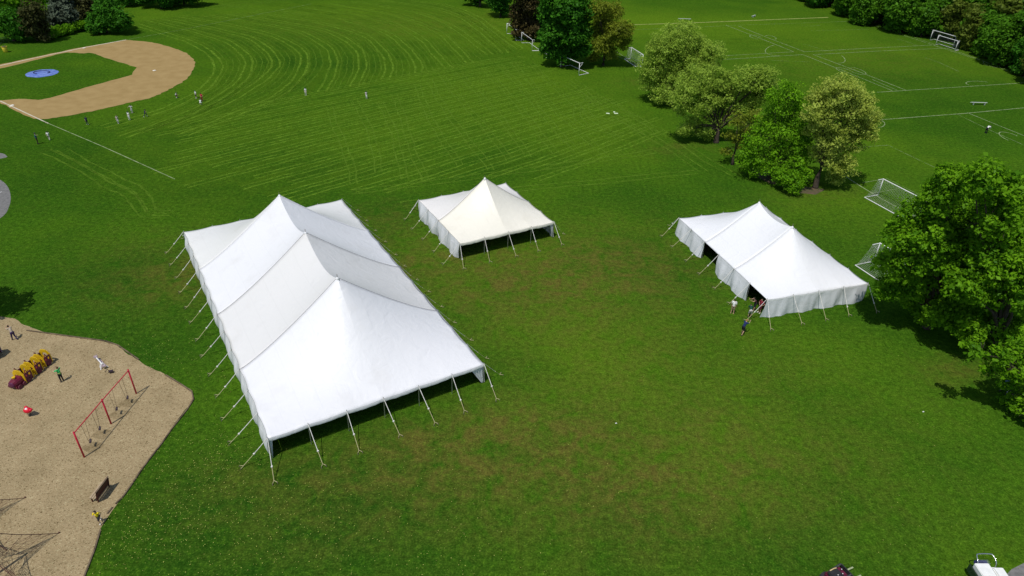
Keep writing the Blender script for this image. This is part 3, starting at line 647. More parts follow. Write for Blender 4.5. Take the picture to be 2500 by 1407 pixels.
bark = mat('bark', (.055, .042, .030), .95, .3, 3, bump=.5); bark_l = mat('bark_grey', (.11, .095, .075), .95, .3, 3, bump=.5)
LM = dict(maple=leaf_mat('leaf_maple', (.05, .165, .006), (.225, .465, .014), .48), dark=leaf_mat('leaf_dark', (.022, .095, .008), (.072, .24, .014), .35), olive=leaf_mat('leaf_olive', (.13, .17, .014), (.28, .34, .030), .42),
          willow=leaf_mat('leaf_willow', (.21, .32, .030), (.43, .60, .085), .5), yellow=leaf_mat('leaf_yellow', (.26, .33, .035), (.54, .64, .12), .48), green=leaf_mat('leaf_green', (.075, .22, .008), (.22, .46, .014), .45),
          rust=leaf_mat('leaf_rust', (.040, .034, .012), (.10, .080, .026), .2), spruce=leaf_mat('leaf_spruce', (.035, .05, .03), (.11, .14, .09), .1), brown=leaf_mat('leaf_brown', (.036, .042, .014), (.080, .085, .024), .2),
          wood=leaf_mat('leaf_wood', (.034, .115, .006), (.12, .30, .016), .4), wood2=leaf_mat('leaf_wood_olive', (.07, .115, .012), (.18, .24, .03), .4))
def leaves_mesh(clumps, per, size, flat_=.6, up=.55, drop=0, blob_r=.75, seed=1, aspect=1.35):
    r_ = np.random.default_rng(seed); K = len(clumps); C = np.array([c[:3] for c in clumps]); out = np.array([c[3:6] for c in clumps]); tint = r_.uniform(0, 1, K)
    idx = np.repeat(np.arange(K), per); n = len(idx)
    p = r_.normal(size=(n, 3)); p /= np.linalg.norm(p, axis=1)[:, None]; p *= (r_.uniform(.25, 1, n)**.6)[:, None]*blob_r*r_.uniform(.7, 1.3, K)[idx][:, None]; p[:, 2] *= flat_
    if drop: p[:, 2] -= drop*r_.uniform(0, 1, n)**2
    pos = C[idx]+p
    nn = r_.normal(size=(n, 3))*.75+out[idx]*.55+np.array([0, 0, up]); nn /= np.linalg.norm(nn, axis=1)[:, None]
    a = np.cross(nn, r_.normal(size=(n, 3))); a /= np.linalg.norm(a, axis=1)[:, None]; b = np.cross(nn, a)
    s = size*(r_.uniform(.5, 1.3, n)+(r_.uniform(size=n) < .1)*.6)[:, None]*.5
    v = np.stack([pos-a*s*aspect, pos-b*s*.8+nn*s*.25, pos+a*s*aspect, pos+b*s*.8+nn*s*.25], 1).reshape(-1, 3)
    me = bpy.data.meshes.new('crown'); me.vertices.add(4*n); me.vertices.foreach_set('co', v.ravel().astype(np.float32))
    me.loops.add(4*n); me.loops.foreach_set('vertex_index', np.arange(4*n, dtype=np.int32)); me.polygons.add(n)
    me.polygons.foreach_set('loop_start', np.arange(0, 4*n, 4, dtype=np.int32)); me.polygons.foreach_set('loop_total', np.full(n, 4, dtype=np.int32))
    tv = np.clip(np.repeat(tint[idx]*.65+r_.uniform(0, .35, n), 4), 0, 1); at = me.attributes.new('tint', 'FLOAT', 'POINT'); at.data.foreach_set('value', tv.astype(np.float32))
    me.update(); return me
def make_clumps(lobes, dens, seed, shell=.72, br=.75):
    r_ = np.random.default_rng(seed); cl = []
    for (x, y, z, r) in lobes:
        n = max(4, int(dens*(r/1.0)**2.05)); d = r_.normal(size=(n, 3)); d /= np.linalg.norm(d, axis=1)[:, None]
        k = np.where(r_.uniform(size=n) < shell, r_.uniform(.72, 1.0, n)+(r_.uniform(size=n) < .14)*r_.uniform(.05, .28, n), r_.uniform(.25, .75, n)); rr = max(r-br*.55, r*.5)
        for q, kk in zip(d, k):
            pz = z+q[2]*rr*kk*.92
            if pz > .5: cl.append((x+q[0]*rr*kk, y+q[1]*rr*kk, pz, *q))
    return cl
def limbs(mb, lobes, clumps, tr, hfork, seed, n_twig=60, base=(0, 0)):
    rd = random.Random(seed); cx = sum(l[0] for l in lobes)/len(lobes); cy = sum(l[1] for l in lobes)/len(lobes); zmin = min(l[2]-l[3] for l in lobes)
    hf = hfork; fork = Vector((base[0]+(cx-base[0])*.12, base[1]+(cy-base[1])*.12, hf)); b0 = Vector((base[0], base[1], -.1))
    mb.tube([b0, b0+Vector((0, 0, .35)), b0.lerp(fork, .5)+Vector((rd.uniform(-.1, .1), rd.uniform(-.1, .1), 0)), fork], [tr*1.5, tr*1.05, tr*.9, tr*.8], 9)
    ends = []
    for (x, y, z, r) in lobes:
        e = Vector((x, y, z)); m1 = fork.lerp(e, .35)+Vector((rd.uniform(-.4, .4), rd.uniform(-.4, .4), .25*(e-fork).length*.35)); m2 = fork.lerp(e, .7)+Vector((rd.uniform(-.3, .3), rd.uniform(-.3, .3), .2))
        k = min(1, .35+r/6); pts = [fork-Vector((0, 0, .25)), m1, m2, e]; mb.tube(catmull(pts, 3), [tr*.62*k*(1-i/9*.75) for i in range(10)], 6); ends.append((m2, e, r, tr*k))
        for _ in range(5):
            d = Vector((rd.gauss(0, 1), rd.gauss(0, 1), rd.gauss(.2, .8))).normalized()*r*.8; s = m1.lerp(e, rd.uniform(.5, 1)); mb.tube([s, s+d*.5+Vector((0, 0, .15)), s+d], [tr*.2*k, tr*.13*k, tr*.05], 5)
    if clumps:
        for c in rd.sample(clumps, min(n_twig, len(clumps))):
            p = Vector(c[:3]); l = min(lobes, key=lambda l: (Vector(l[:3])-p).length); s = Vector(l[:3]).lerp(p, rd.uniform(.0, .35)); mb.tube([s, s.lerp(p, .5)+Vector((0, 0, .12)), p], [tr*.1, tr*.07, .015], 4)
def tree(name, label, base, lobes, lm, dens=9, per=26, size=.3, tr=.3, fork=2.4, seed=1, group=None, bk=None, br=.75, shell=.72, drop=0, flat_=.6, up=.55, cat='tree', twigs=60):
    T = thing(name, label, cat, (base[0], base[1], 0), 0, group); bx, by = base[0], base[1]
    lo = [(x-bx, y-by, z, r) for x, y, z, r in lobes]; cl = make_clumps(lo, dens, seed, shell, br)
    o = new_obj('crown', leaves_mesh(cl, per, size, flat_, up, drop, br, seed), T); o.data.materials.append(LM[lm])
    mb = MB(); limbs(mb, lo, cl, tr, fork, seed, twigs); mb.build('trunk', bk or bark, T, smooth=True); return T
def px_lobes(base, L, seed, dj=.5, dy=0, sc=1.2):       # crown masses measured on the photograph, set at the tree's own depth
    rd = random.Random(seed); out = []; b = G(*base)
    for u, v, r in L:
        y = b.y+dy; p = atY(u, v, y); dist = (p-Vector((0, 0, H))).dot(CF); rm = r*dist/F*sc; yy = y+rd.uniform(-1, 1)*dj*rm*1.3
        p = atY(u, v, yy); zt = rm*.85+.3
        if p.z < zt: d_ = ray(u, v); k_ = (zt-H)/d_.z; p = Vector((d_.x*k_, max(d_.y*k_, b.y-7), zt))
        out.append((p.x, p.y, max(p.z, rm*.7), rm))
    return b, out
def ptree(name, label, base, L, lm, seed, dj=.5, dy=0, **k):
    b, lo = px_lobes(base, L, seed, dj, dy, 1.06 if k.get('group') in (gd, gl) else 1.2 if k.get('group') == gw else 1.16); return tree(name, label, b, lo, lm, seed=seed, **k)
gd = 'trees of the dark clump at the top'; gl = 'trees and bushes beyond the infield at the top left'
gw = 'trees in the row between the field and the far pitches'
ptree('willow_tree', 'leftmost pale willow of the row, just right of a netted goal', (1638, 252), [(1625, 112, 44), (1662, 95, 44), (1700, 122, 38), (1738, 130, 34), (1600, 160, 40), (1650, 165, 44), (1695, 165, 40), (1728, 165, 28), (1592, 198, 28), (1720, 200, 26), (1680, 200, 30), (1605, 120, 26), (1640, 205, 36), (1612, 232, 24)], 'willow', 11, dens=9, per=44, size=.21, tr=.36, fork=2.6, group=gw, br=.9, up=.7, bk=bark, twigs=70)
ptree('willow_tree', 'second pale willow of the row, with dark forked trunks showing', (1748, 348), [(1695, 200, 40), (1745, 195, 36), (1785, 205, 38), (1825, 195, 34), (1864, 188, 33), (1668, 240, 32), (1715, 250, 36), (1760, 240, 34), (1800, 245, 36), (1850, 225, 34), (1662, 265, 22), (1690, 305, 26), (1672, 318, 18), (1720, 322, 22), (1820, 300, 24), (1762, 290, 22), (1835, 262, 28), (1735, 285, 20), (1868, 225, 26)], 'willow', 12, dens=9, per=42, size=.21, tr=.40, fork=2.4, group=gw, br=.85, up=.7, twigs=70)
ptree('broadleaf_tree', 'thin shaded tree with a dark straight trunk right of the second willow', (1788, 402), [(1800, 292, 22), (1822, 318, 24), (1785, 335, 20), (1845, 285, 22), (1810, 352, 20), (1775, 368, 16)], 'olive', 18, dens=7, per=24, size=.22, tr=.22, fork=2.8, group=gw, br=.8, up=.6, dj=.4, twigs=60)
ptree('broadleaf_tree', 'loose bright green tree between the second willow and the yellow one', (1880, 432), [(1925, 222, 28), (1902, 258, 34), (1940, 288, 34), (1878, 298, 34), (1915, 332, 36), (1848, 345, 32), (1832, 378, 30), (1865, 375, 36), (1905, 375, 34), (1945, 340, 32), (1842, 408, 26), (1885, 412, 30), (1960, 380, 26), (1888, 235, 22), (1950, 250, 26), (1860, 320, 24), (1962, 330, 26)], 'green', 13, dens=7.5, per=34, size=.22, tr=.30, fork=2.2, group=gw, br=.85, up=.6, dj=.4, twigs=70)
ptree('yellow_tree', 'rounded yellow green tree at the right end of the row', (1990, 458), [(2055, 222, 42), (2020, 225, 34), (2090, 250, 42), (2120, 285, 30), (2005, 270, 38), (2050, 285, 42), (2100, 305, 36), (1995, 315, 30), (2035, 335, 38), (2080, 340, 34), (2115, 325, 26), (1985, 290, 26), (2105, 265, 30), (2065, 250, 36), (1990, 240, 22), (2035, 385, 34), (2062, 405, 28), (2000, 372, 26), (2040, 430, 22)], 'yellow', 14, dens=10, per=44, size=.20, tr=.36, fork=3.4, group=gw, br=.75, up=.7, twigs=70)
ptree('round_shrub', 'small round green tree in front of the yellow tree', (1945, 462), [(1938, 405, 26), (1925, 432, 26), (1958, 430, 26), (1940, 450, 22), (1905, 440, 18)], 'green', 15, dens=14, per=26, size=.24, tr=.14, fork=1.0, group=gw, br=.6, cat='small tree')
gd = 'trees of the dark clump at the top'
ptree('maple_tree', 'big dense dark green maple at the top centre', (1372, 162), [(1385, 20, 48), (1345, 35, 36), (1415, 28, 36), (1350, 85, 38), (1395, 80, 42), (1425, 75, 26), (1380, 120, 40), (1342, 122, 26), (1385, -25, 46), (1350, -10, 36), (1420, 120, 22)], 'dark', 21, dens=11, per=22, size=.42, tr=.5, fork=2.2, group=gd, br=1.0, up=.8)
ptree('olive_tree', 'olive tinted airy tree right of the big dark maple', (1472, 160), [(1490, 35, 36), (1462, 25, 28), (1520, 72, 28), (1470, 70, 32), (1500, 85, 32), (1465, 112, 26), (1490, 125, 24), (1522, 105, 20), (1450, 140, 16)], 'olive', 22, dens=9, per=34, size=.28, tr=.35, fork=2.4, group=gd, br=.95, up=.7, twigs=60)
ptree('copper_tree', 'dark reddish brown tree left of the big dark maple', (1290, 98), [(1270, 30, 30), (1292, 55, 28), (1266, 62, 22), (1300, 78, 20), (1290, 5, 34), (1272, -25, 34), (1310, -20, 30), (1262, 82, 14)], 'rust', 23, dens=11, per=20, size=.42, tr=.35, fork=1.8, group=gd, br=1.0)
ptree('broadleaf_tree', 'dark green tree between copper tree and dark maple', (1325, 92), [(1322, 40, 22), (1330, 70, 20), (1318, 10, 24), (1325, -20, 24), (1314, 88, 12)], 'dark', 24, dens=11, per=20, size=.42, tr=.25, fork=1.8, group=gd, br=1.0, dy=4)
ptree('broadleaf_tree', 'round dark green tree at the left end of the top clump', (1222, 42), [(1215, 8, 24), (1200, -8, 22), (1232, 22, 18), (1215, -30, 28), (1240, -10, 22)], 'dark', 25, dens=11, per=22, size=.42, tr=.3, fork=1.6, group=gd, br=1.0, up=.7)
ptree('broadleaf_tree', 'tree cut by the top edge left of the clump, its shadow below', (1172, 16), [(1158, -12, 24), (1175, -30, 28), (1185, -5, 14), (1140, -20, 20)], 'dark', 26, dens=10, per=20, size=.45, tr=.3, fork=2.2, group=gd, br=1.0)
# large maples on the right
gm = 'large maples at the right edge'
ptree('maple_tree', 'large bright green maple overhanging the corner of the two peaked tent', (2262, 800), [(2330, 440, 46), (2290, 480, 46), (2240, 520, 44), (2340, 520, 56), (2200, 575, 42), (2270, 580, 56), (2350, 610, 56), (2165, 640, 34), (2220, 650, 48), (2300, 680, 56), (2170, 700, 34), (2290, 625, 50), (2240, 690, 44), (2320, 570, 50), (2210, 610, 40), (2230, 725, 42), (2150, 715, 18), (2330, 750, 44), (2270, 770, 32)], 'maple', 31, dens=13, per=38, size=.25, tr=.36, fork=2.0, group=gm, br=.72, up=.75, dj=.8)
ptree('maple_tree', 'tallest maple at the right edge, cut by the frame', (2420, 870), [(2400, 430, 46), (2380, 455, 40), (2460, 470, 56), (2420, 530, 58), (2490, 560, 60), (2390, 610, 56), (2460, 650, 62), (2400, 700, 56), (2500, 730, 60), (2440, 780, 54), (2480, 790, 50), (2530, 770, 60), (2430, 600, 60), (2480, 700, 56), (2400, 660, 56), (2450, 540, 50), (2360, 700, 46), (2300, 765, 34), (2380, 815, 32), (2440, 830, 34), (2500, 820, 48), (2345, 795, 26), (2370, 800, 38), (2520, 640, 60), (2540, 480, 60)], 'maple', 32, dens=13, per=38, size=.25, tr=.38, fork=2.2, group=gm, br=.72, up=.75, dj=.8, dy=1)
ptree('maple_tree', 'lowest maple at the right edge, below the others, with gaps showing the ground', (2545, 1010), [(2430, 868, 30), (2380, 850, 26), (2410, 905, 24), (2480, 900, 34), (2450, 940, 16), (2480, 860, 36), (2530, 850, 50), (2460, 905, 18), (2500, 925, 26), (2490, 985, 30), (2540, 960, 50), (2460, 975, 18), (2510, 1010, 30), (2560, 900, 50)], 'maple', 33, dens=9, per=30, size=.26, tr=.35, fork=2.0, group=gm, br=.6, up=.75)
# left trees
gl = 'trees and bushes beyond the infield at the top left'
ptree('dense_shrub', 'big rounded dark green bush at the right of the top left trees', (262, 80), [(265, 35, 34), (238, 52, 24), (298, 50, 24), (262, 10, 30), (285, 62, 18), (245, 68, 14), (225, 70, 14)], 'dark', 41, dens=15, per=22, size=.40, tr=.25, fork=1.0, group=gl, br=.9, up=.7)
ptree('bare_brown_tree', 'dull brownish tree behind the dark green bush', (205, 58), [(198, 15, 30), (190, 38, 22), (225, 2, 30), (215, 28, 26), (190, -15, 30), (240, -22, 30)], 'brown', 42, dens=10, per=20, size=.42, tr=.3, fork=1.6, group=gl, br=1.0, dy=3)
ptree('blue_spruce', 'blue grey spruce among the trees at the top left', (150, 62), [(150, 40, 34), (128, 38, 20), (172, 42, 20), (148, 12, 28), (146, -12, 22), (145, -35, 14)], 'spruce', 43, dens=16, per=20, size=.46, tr=.25, fork=1.2, group=gl, br=.9, flat_=.3, up=.9)
ptree('brown_tree', 'dark brownish tree left of the blue spruce', (92, 100), [(75, 60, 34), (98, 62, 22), (95, 85, 14), (80, 28, 30), (60, 80, 16), (110, 90, 12)], 'brown', 44, dens=11, per=20, size=.4, tr=.3, fork=1.4, group=gl, br=1.0)
ptree('dark_tree', 'dark green tree at the left frame edge behind the fence', (35, 100), [(35, 55, 32), (12, 40, 30), (40, 82, 20), (15, 72, 16), (-15, 60, 30)], 'dark', 45, dens=11, per=20, size=.4, tr=.3, fork=1.4, group=gl, br=1.0)
ptree('broadleaf_tree', 'brighter green tree rising behind the brown and spruce trees', (60, 48), [(40, 5, 26), (72, 12, 24), (60, -15, 30), (100, -8, 24), (10, 0, 26)], 'green', 46, dens=9, per=20, size=.42, tr=.3, fork=1.6, group=gl, br=1.0)
for i, (u, v, r, l) in enumerate(((125, 84, 11, 'bright low bush at the left end of the hedge by the fence'), (142, 76, 12, 'bright low bush, second from the left in the hedge'), (163, 72, 11, 'bright low bush in the middle of the hedge'), (183, 66, 11, 'bright low bush, second from the right in the hedge'), (200, 62, 11, 'bright low bush touching the big rounded bush'))):
    ptree('low_shrub', l, (u, v+6), [(u, v-2, r), (u+6, v, r*.8), (u-6, v+1, r*.8)], 'green', 50+i, dens=22, per=20, size=.36, tr=.1, fork=.4, group='bright hedge bushes', br=.6, cat='shrub', twigs=6)
ptree('broadleaf_tree', 'tree cut by the top edge whose dark shadow lies on the grass, left part', (395, 22), [(362, -12, 24), (400, -6, 26), (385, -30, 34), (345, -5, 16), (410, 8, 12)], 'dark', 56, dens=12, per=20, size=.42, tr=.3, fork=1.2, group=gl, br=1.0)
ptree('broadleaf_tree', 'tree cut by the top edge whose dark shadow lies on the grass, right part', (450, 12), [(430, -12, 24), (465, -14, 24), (450, -35, 34), (490, -22, 18), (418, -2, 12)], 'dark', 57, dens=12, per=20, size=.42, tr=.3, fork=1.2, group=gl, br=1.0)
ptree('broadleaf_tree', 'dark tree filling the top edge between bush and shadow trees', (318, 10), [(305, -10, 24), (325, -30, 30), (290, -25, 30)], 'dark', 58, dens=10, per=20, size=.45, tr=.3, fork=1.6, group=gl, br=1.0)
ptree('shade_tree', 'tree left of the frame whose shadow falls above the playground', (-200, 790), [(-245, 545, 54), (-220, 585, 54), (-270, 605, 60), (-205, 630, 40)], 'maple', 59, dens=7, per=24, size=.36, tr=.3, fork=2.2, group='shade trees', br=.8)
# woods at the top right: a few trees built, then copied along the edge
protos = []
for k, (lmn, hh, rr) in enumerate((('wood', 11, 4.2), ('wood2', 12.5, 4.4), ('dark', 10.5, 4.0), ('wood', 13.5, 4.8))):
    rd = random.Random(90+k); lo = [(rd.uniform(-.45, .45)*rr, rd.uniform(-.45, .45)*rr, hh*z_, rr*s_*1.22) for z_, s_ in ((.84, .42), (.72, .55), (.60, .62), (.48, .66), (.36, .6), (.24, .5), (.5, .6), (.66, .55), (.3, .5), (.16, .42), (.4, .6), (.12, .4))]
    T = tree('woodland_tree', 'x', (0, 0), lo, lmn, dens=6.5, per=22, size=.50, tr=.28, fork=2.0, seed=90+k, group='woodland trees along the top right edge', br=1.15, up=.6, twigs=10); protos.append(T)
edge = [G(*p) for p in ((1860, -30), (1930, -4), (2000, 16), (2060, 36), (2110, 60), (2180, 78), (2250, 88), (2330, 103), (2400, 136), (2500, 185), (2600, 235))]
pts = resample(edge, 6.4)[1:]; used = [False]*4; wn = 0
near_lab = {}
refs = ['where the pale touchline ends', 'left of the nested goals', 'behind the nested goals', 'right of the nested goals', 'above the goal at the frame edge', 'past the right frame edge']
for row in range(5):
    for i, p in enumerate(pts):
        rd = random.Random(row*100+i); off = Vector((.75, .66, 0))*(-.3+row*4.6)+Vector((rd.uniform(-1.4, 1.4), rd.uniform(-1.4, 1.4), 0)); q_ = p+off
        d_ = (q_-Vector((0, 0, H))); cf = d_.dot(CF); u_ = 1250+F*d_.dot(R2)/cf; top = q_+Vector((0, 0, 13))-Vector((0, 0, H)); vt = 703.5-F*d_.dot(U2)/cf
        if u_ > 2640 or vt < -8: continue
        k = rd.randrange(4)
        T = protos[k] if not used[k] else copy_tree(protos[k])
        used[k] = True; s = rd.uniform(.85, 1.3)*(1.1 if row else .92); T.location = (q_.x, q_.y, 0); T.rotation_euler = (0, 0, rd.uniform(0, 6.28)); T.scale = (s, s, s*rd.uniform(.9, 1.1))
        ref = refs[0] if u_ < 2110 else refs[1] if u_ < 2250 else refs[2] if u_ < 2350 else refs[3] if u_ < 2440 else refs[4] if u_ < 2520 else refs[5]
        rw = ['front row', 'second row', 'third row', 'fourth row', 'back row'][row]; near_lab.setdefault((ref, rw), []).append(T); wn += 1
tone = {0: 'green', 1: 'olive', 2: 'dark green', 3: 'tall green'}
for (ref, rw), ts in near_lab.items():
    ts.sort(key=lambda t: t.location.x+t.location.y*.0-t.location.y*.3)
    names = ['leftmost', 'second', 'third', 'fourth', 'fifth', 'sixth', 'seventh', 'eighth', 'ninth', 'tenth']
    for i, t in enumerate(ts): t['label'] = (f'{names[min(i, 9)]} woodland tree of the {rw} {ref}' if len(ts) > 1 else f'woodland tree of the {rw} {ref}')
for k in range(4):
    if not used[k]:
        for c in protos[k].children: bpy.data.objects.remove(c)
        bpy.data.objects.remove(protos[k])
print('woodland trees', wn)
# low bright shrubs at the foot of the woods
for i, (u, v, r, l) in enumerate(((2235, 68, 16, 'bright green bush at the foot of the woods left of the nested goals'), (2262, 74, 14, 'smaller bright bush beside the bush left of the nested goals'))):
    ptree('woodland_shrub', l, (u, v+8), [(u, v-3, r), (u+12, v, r*.8), (u-12, v, r*.8)], 'green', 70+i, dens=12, per=20, size=.45, tr=.1, fork=.6, group='bushes at the foot of the woods', br=.7, cat='shrub', twigs=6)
# dark litter under the woods: bare soil sheet
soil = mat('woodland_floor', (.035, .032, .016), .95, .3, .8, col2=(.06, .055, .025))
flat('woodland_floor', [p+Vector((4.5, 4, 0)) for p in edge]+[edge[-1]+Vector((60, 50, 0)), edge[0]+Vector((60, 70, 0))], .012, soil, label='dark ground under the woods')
flat('shrub_bed_soil', catmull([G(*p) for p in ((1905, 455), (1860, 440), (1830, 415), (1850, 400), (1900, 430), (1960, 455), (2010, 462), (1990, 475), (1940, 470))], 4), .012, mat('bare_soil', (.11, .075, .045), .95, .3, 1.2, col2=(.055, .062, .02)), label='bare brown soil under the row of trees', jag=.2)

# ------------------------------------------------------------------ people
_dg = None
def voxel_mesh(name, parts, voxel):
    q = MB()
    for p in parts:
        if len(p) == 4: a, b, ra, rb = p; a = Vector(a); b = Vector(b); q.tube([a, b], [ra, rb], 10); q.ball(a, ra, 8); q.ball(b, rb, 8)
        else: c, r = p; q.ball(c, r, 10)
    o = q.build(name, []); md = o.modifiers.new('r', 'REMESH'); md.mode = 'VOXEL'; md.voxel_size = voxel; md2 = o.modifiers.new('s', 'SMOOTH'); md2.iterations = 2; md2.factor = .4
    dg = bpy.context.evaluated_depsgraph_get(); dg.update(); me = bpy.data.meshes.new_from_object(o.evaluated_get(dg)); me.name = name
    bpy.data.objects.remove(o); me.polygons.foreach_set('use_smooth', [True]*len(me.polygons)); return me
skin_m = mat('skin', (.46, .28, .19), .55, .1, 5); skin_d = mat('skin_tanned', (.30, .17, .11), .55, .1, 5); eye_m = mat('eye_dark', (.02, .015, .01), .4)
def cloth(col): return mat('cloth_%d_%d_%d' % tuple(int(c*99) for c in col), col, .85, .15, 5, bump=.2)
def person(label, at_, h, face, top=(.6, .6, .6), bottom=(.03, .03, .05), shoe=(.5, .5, .5), hair=(.03, .02, .015), pose='stand', long=False, sleeves=.5, cap=None, sk=None, group='people', vest=None, child=False):
    s = h/1.75; k = 1.18 if child else 1.0
    J = dict(pel=(0, 0, .95), chest=(0, .01, 1.27), neck=(0, 0, 1.49), head=(0, .02, 1.63))
    for g, n in ((-1, 'l'), (1, 'r')):
        J.update({'sh'+n: (g*.18, 0, 1.42), 'el'+n: (g*.25, -.03, 1.15), 'wr'+n: (g*.25, .06, .91), 'hp'+n: (g*.09, 0, .92), 'kn'+n: (g*.11, .04, .50), 'an'+n: (g*.12, -.01, .09), 'to'+n: (g*.14, .15, .05)})
    if pose == 'walk': J.update(knl=(-.1, .14, .52), anl=(-.11, .12, .12), tol=(-.12, .28, .08), knr=(.1, .02, .5), anr=(.11, -.26, .14), tor=(.12, -.12, .05), ell=(-.24, -.12, 1.17), wrl=(-.24, -.18, .95), elr=(.24, .06, 1.16), wrr=(.2, .24, 1.02))
    if pose == 'run': J.update(pel=(0, 0, .9), chest=(0, .08, 1.2), neck=(0, .13, 1.41), head=(0, .17, 1.55), shl=(-.18, .1, 1.35), shr=(.18, .1, 1.35), knl=(-.1, .3, .62), anl=(-.11, .2, .25), tol=(-.12, .33, .17), knr=(.1, -.06, .48), anr=(.11, -.36, .2), tor=(.12, -.3, .05), ell=(-.28, -.12, 1.15), wrl=(-.22, -.02, .95), elr=(.28, .2, 1.13), wrr=(.16, .38, 1.22))
    if pose == 'point': J.update(elr=(.42, .16, 1.46), wrr=(.62, .30, 1.55), ell=(-.27, -.02, 1.16), wrl=(-.24, .12, .98))
    if pose == 'shade': J.update(ell=(-.36, .16, 1.40), wrl=(-.12, .22, 1.63), elr=(.36, .14, 1.38), wrr=(.12, .22, 1.63))
    if pose == 'bend': J.update(pel=(0, -.12, .92), chest=(0, .22, 1.12), neck=(0, .42, 1.18), head=(0, .57, 1.16), shl=(-.18, .36, 1.15), shr=(.18, .36, 1.15), ell=(-.2, .45, .9), wrl=(-.15, .58, .68), elr=(.2, .45, .9), wrr=(.15, .58, .68), hpl=(-.09, -.12, .9), hpr=(.09, -.12, .9), knl=(-.12, .0, .5), knr=(.12, -.02, .5))
    if pose == 'reach': J.update(chest=(0, .14, 1.22), neck=(0, .26, 1.42), head=(0, .33, 1.55), shl=(-.18, .22, 1.36), shr=(.18, .22, 1.36), ell=(-.22, .45, 1.3), wrl=(-.12, .68, 1.35), elr=(.22, .45, 1.33), wrr=(.12, .7, 1.42), knl=(-.12, .12, .5), anl=(-.14, .16, .09), tol=(-.15, .32, .05), anr=(.13, -.22, .1), tor=(.14, -.08, .05))
    if pose == 'crouch': J.update(pel=(0, -.1, .55), chest=(0, .05, .85), neck=(0, .12, 1.05), head=(0, .16, 1.19), shl=(-.18, .1, 1.0), shr=(.18, .1, 1.0), ell=(-.25, .2, .78), wrl=(-.15, .4, .7), elr=(.25, .2, .78), wrr=(.15, .4, .7), hpl=(-.1, -.1, .53), hpr=(.1, -.1, .53), knl=(-.2, .28, .5), knr=(.2, .28, .5), anl=(-.17, .02, .09), anr=(.17, .02, .09), tol=(-.2, .18, .05), tor=(.2, .18, .05))
    if pose == 'arms': J.update(ell=(-.42, .1, 1.32), wrl=(-.55, .22, 1.45), elr=(.42, .1, 1.3), wrr=(.5, .25, 1.2))
    if pose == 'hips': J.update(ell=(-.38, -.08, 1.2), wrl=(-.17, .06, 1.02), elr=(.38, -.08, 1.2), wrr=(.17, .06, 1.02))
    J = {a: Vector(b)*s for a, b in J.items()}; T = thing('person', label, 'person', at_, face, group); r = s; sk = sk or skin_m
    hd = Vector(J['head']); fwd = (J['head']-J['neck']); fw = Vector((0, 1, 0)); hr = .095*r*k
    body = [(J['pel'], J['chest'], .115*r, .13*r), (J['shl'], J['shr'], .062*r, .062*r), (J['chest'], J['neck'], .10*r, .055*r), (J['neck'], hd, .055*r, .06*r), (hd, (hr*.82, hr*.95, hr*1.2)), (hd+fw*hr*.95, hr*.2), (J['hpl'], J['hpr'], .095*r, .095*r)]
    for n in 'lr':
        body += [(J['sh'+n], J['el'+n], .05*r, .038*r), (J['el'+n], J['wr'+n], .038*r, .025*r), (J['hp'+n], J['kn'+n], .085*r, .055*r), (J['kn'+n], J['an'+n], .055*r, .036*r), (J['an'+n], J['to'+n], .038*r, .028*r)]
        d = (J['wr'+n]-J['el'+n]).normalized(); body.append((J['wr'+n], J['wr'+n]+d*.08*r, .026*r, .032*r)); g = -1 if n == 'l' else 1; body.append((hd+Vector((g*hr*.85, 0, 0)), hr*.2))
    me = voxel_mesh('body', body, .024*r)
    q = MB(); q.v = [tuple(v.co) for v in me.vertices]; q.f = [tuple(p.vertices) for p in me.polygons]; q.mi = [0]*len(q.f)
    for n in 'lr':
        d = (J['wr'+n]-J['el'+n]).normalized(); b = J['wr'+n]+d*.08*r; side = d.cross(Vector((0, 1, .01))).normalized(); g = -1 if n == 'l' else 1; cu = (fw-d*fw.dot(d)).normalized()
        for f_, ln_ in ((-1.5, .068), (-.5, .078), (.5, .074), (1.5, .058)): p0 = b+side*f_*.017*r; p1 = p0+d*ln_*.6*r; q.tube([p0-d*.02*r, p1, p1+(d+cu*.6).normalized()*ln_*.5*r], [.0095*r, .009*r, .007*r], 5)
        q.tube([b-d*.055*r-side*g*.02*r, b-d*.03*r-side*g*.052*r, b+d*.005*r-side*g*.055*r+cu*.01*r], [.012*r, .0105*r, .008*r], 5)
    for g in (-1, 1): q.ball(hd+fw*hr*.86+Vector((g*hr*.34, 0, hr*.06)), hr*.11, 6, mi=1)
    q.ball(hd+fw*hr*.86+Vector((0, 0, -hr*.5)), (hr*.26, hr*.08, hr*.07), 6, mi=1)
    o = q.build('body', [sk, eye_m], T, smooth=True); bpy.data.meshes.remove(me)
    sh = [(J['pel']+Vector((0, 0, .0)), J['chest'], .135*r, .15*r), (J['shl'], J['shr'], .078*r, .078*r), (J['chest'], J['chest'].lerp(J['neck'], .7), .125*r, .078*r)]
    for n in 'lr':
        e = J['sh'+n].lerp(J['el'+n], min(1, sleeves*1.3)); sh.append((J['sh'+n], e, .066*r, .056*r))
        if sleeves >= 1: sh.append((J['el'+n], J['wr'+n], .052*r, .038*r))
    m_ = voxel_mesh('shirt', sh, .026*r); m_.materials.append(cloth(top)); new_obj('shirt', m_, T)
    pt = [(J['hpl'], J['hpr'], .118*r, .118*r), (J['pel'], J['pel']+Vector((0, 0, .04*r)), .128*r, .13*r)]
    for n in 'lr':
        if long: pt += [(J['hp'+n], J['kn'+n], .105*r, .075*r), (J['kn'+n], J['an'+n]+Vector((0, 0, .03*r)), .075*r, .056*r)]
        else: pt += [(J['hp'+n], J['hp'+n].lerp(J['kn'+n], .85), .108*r, .092*r)]
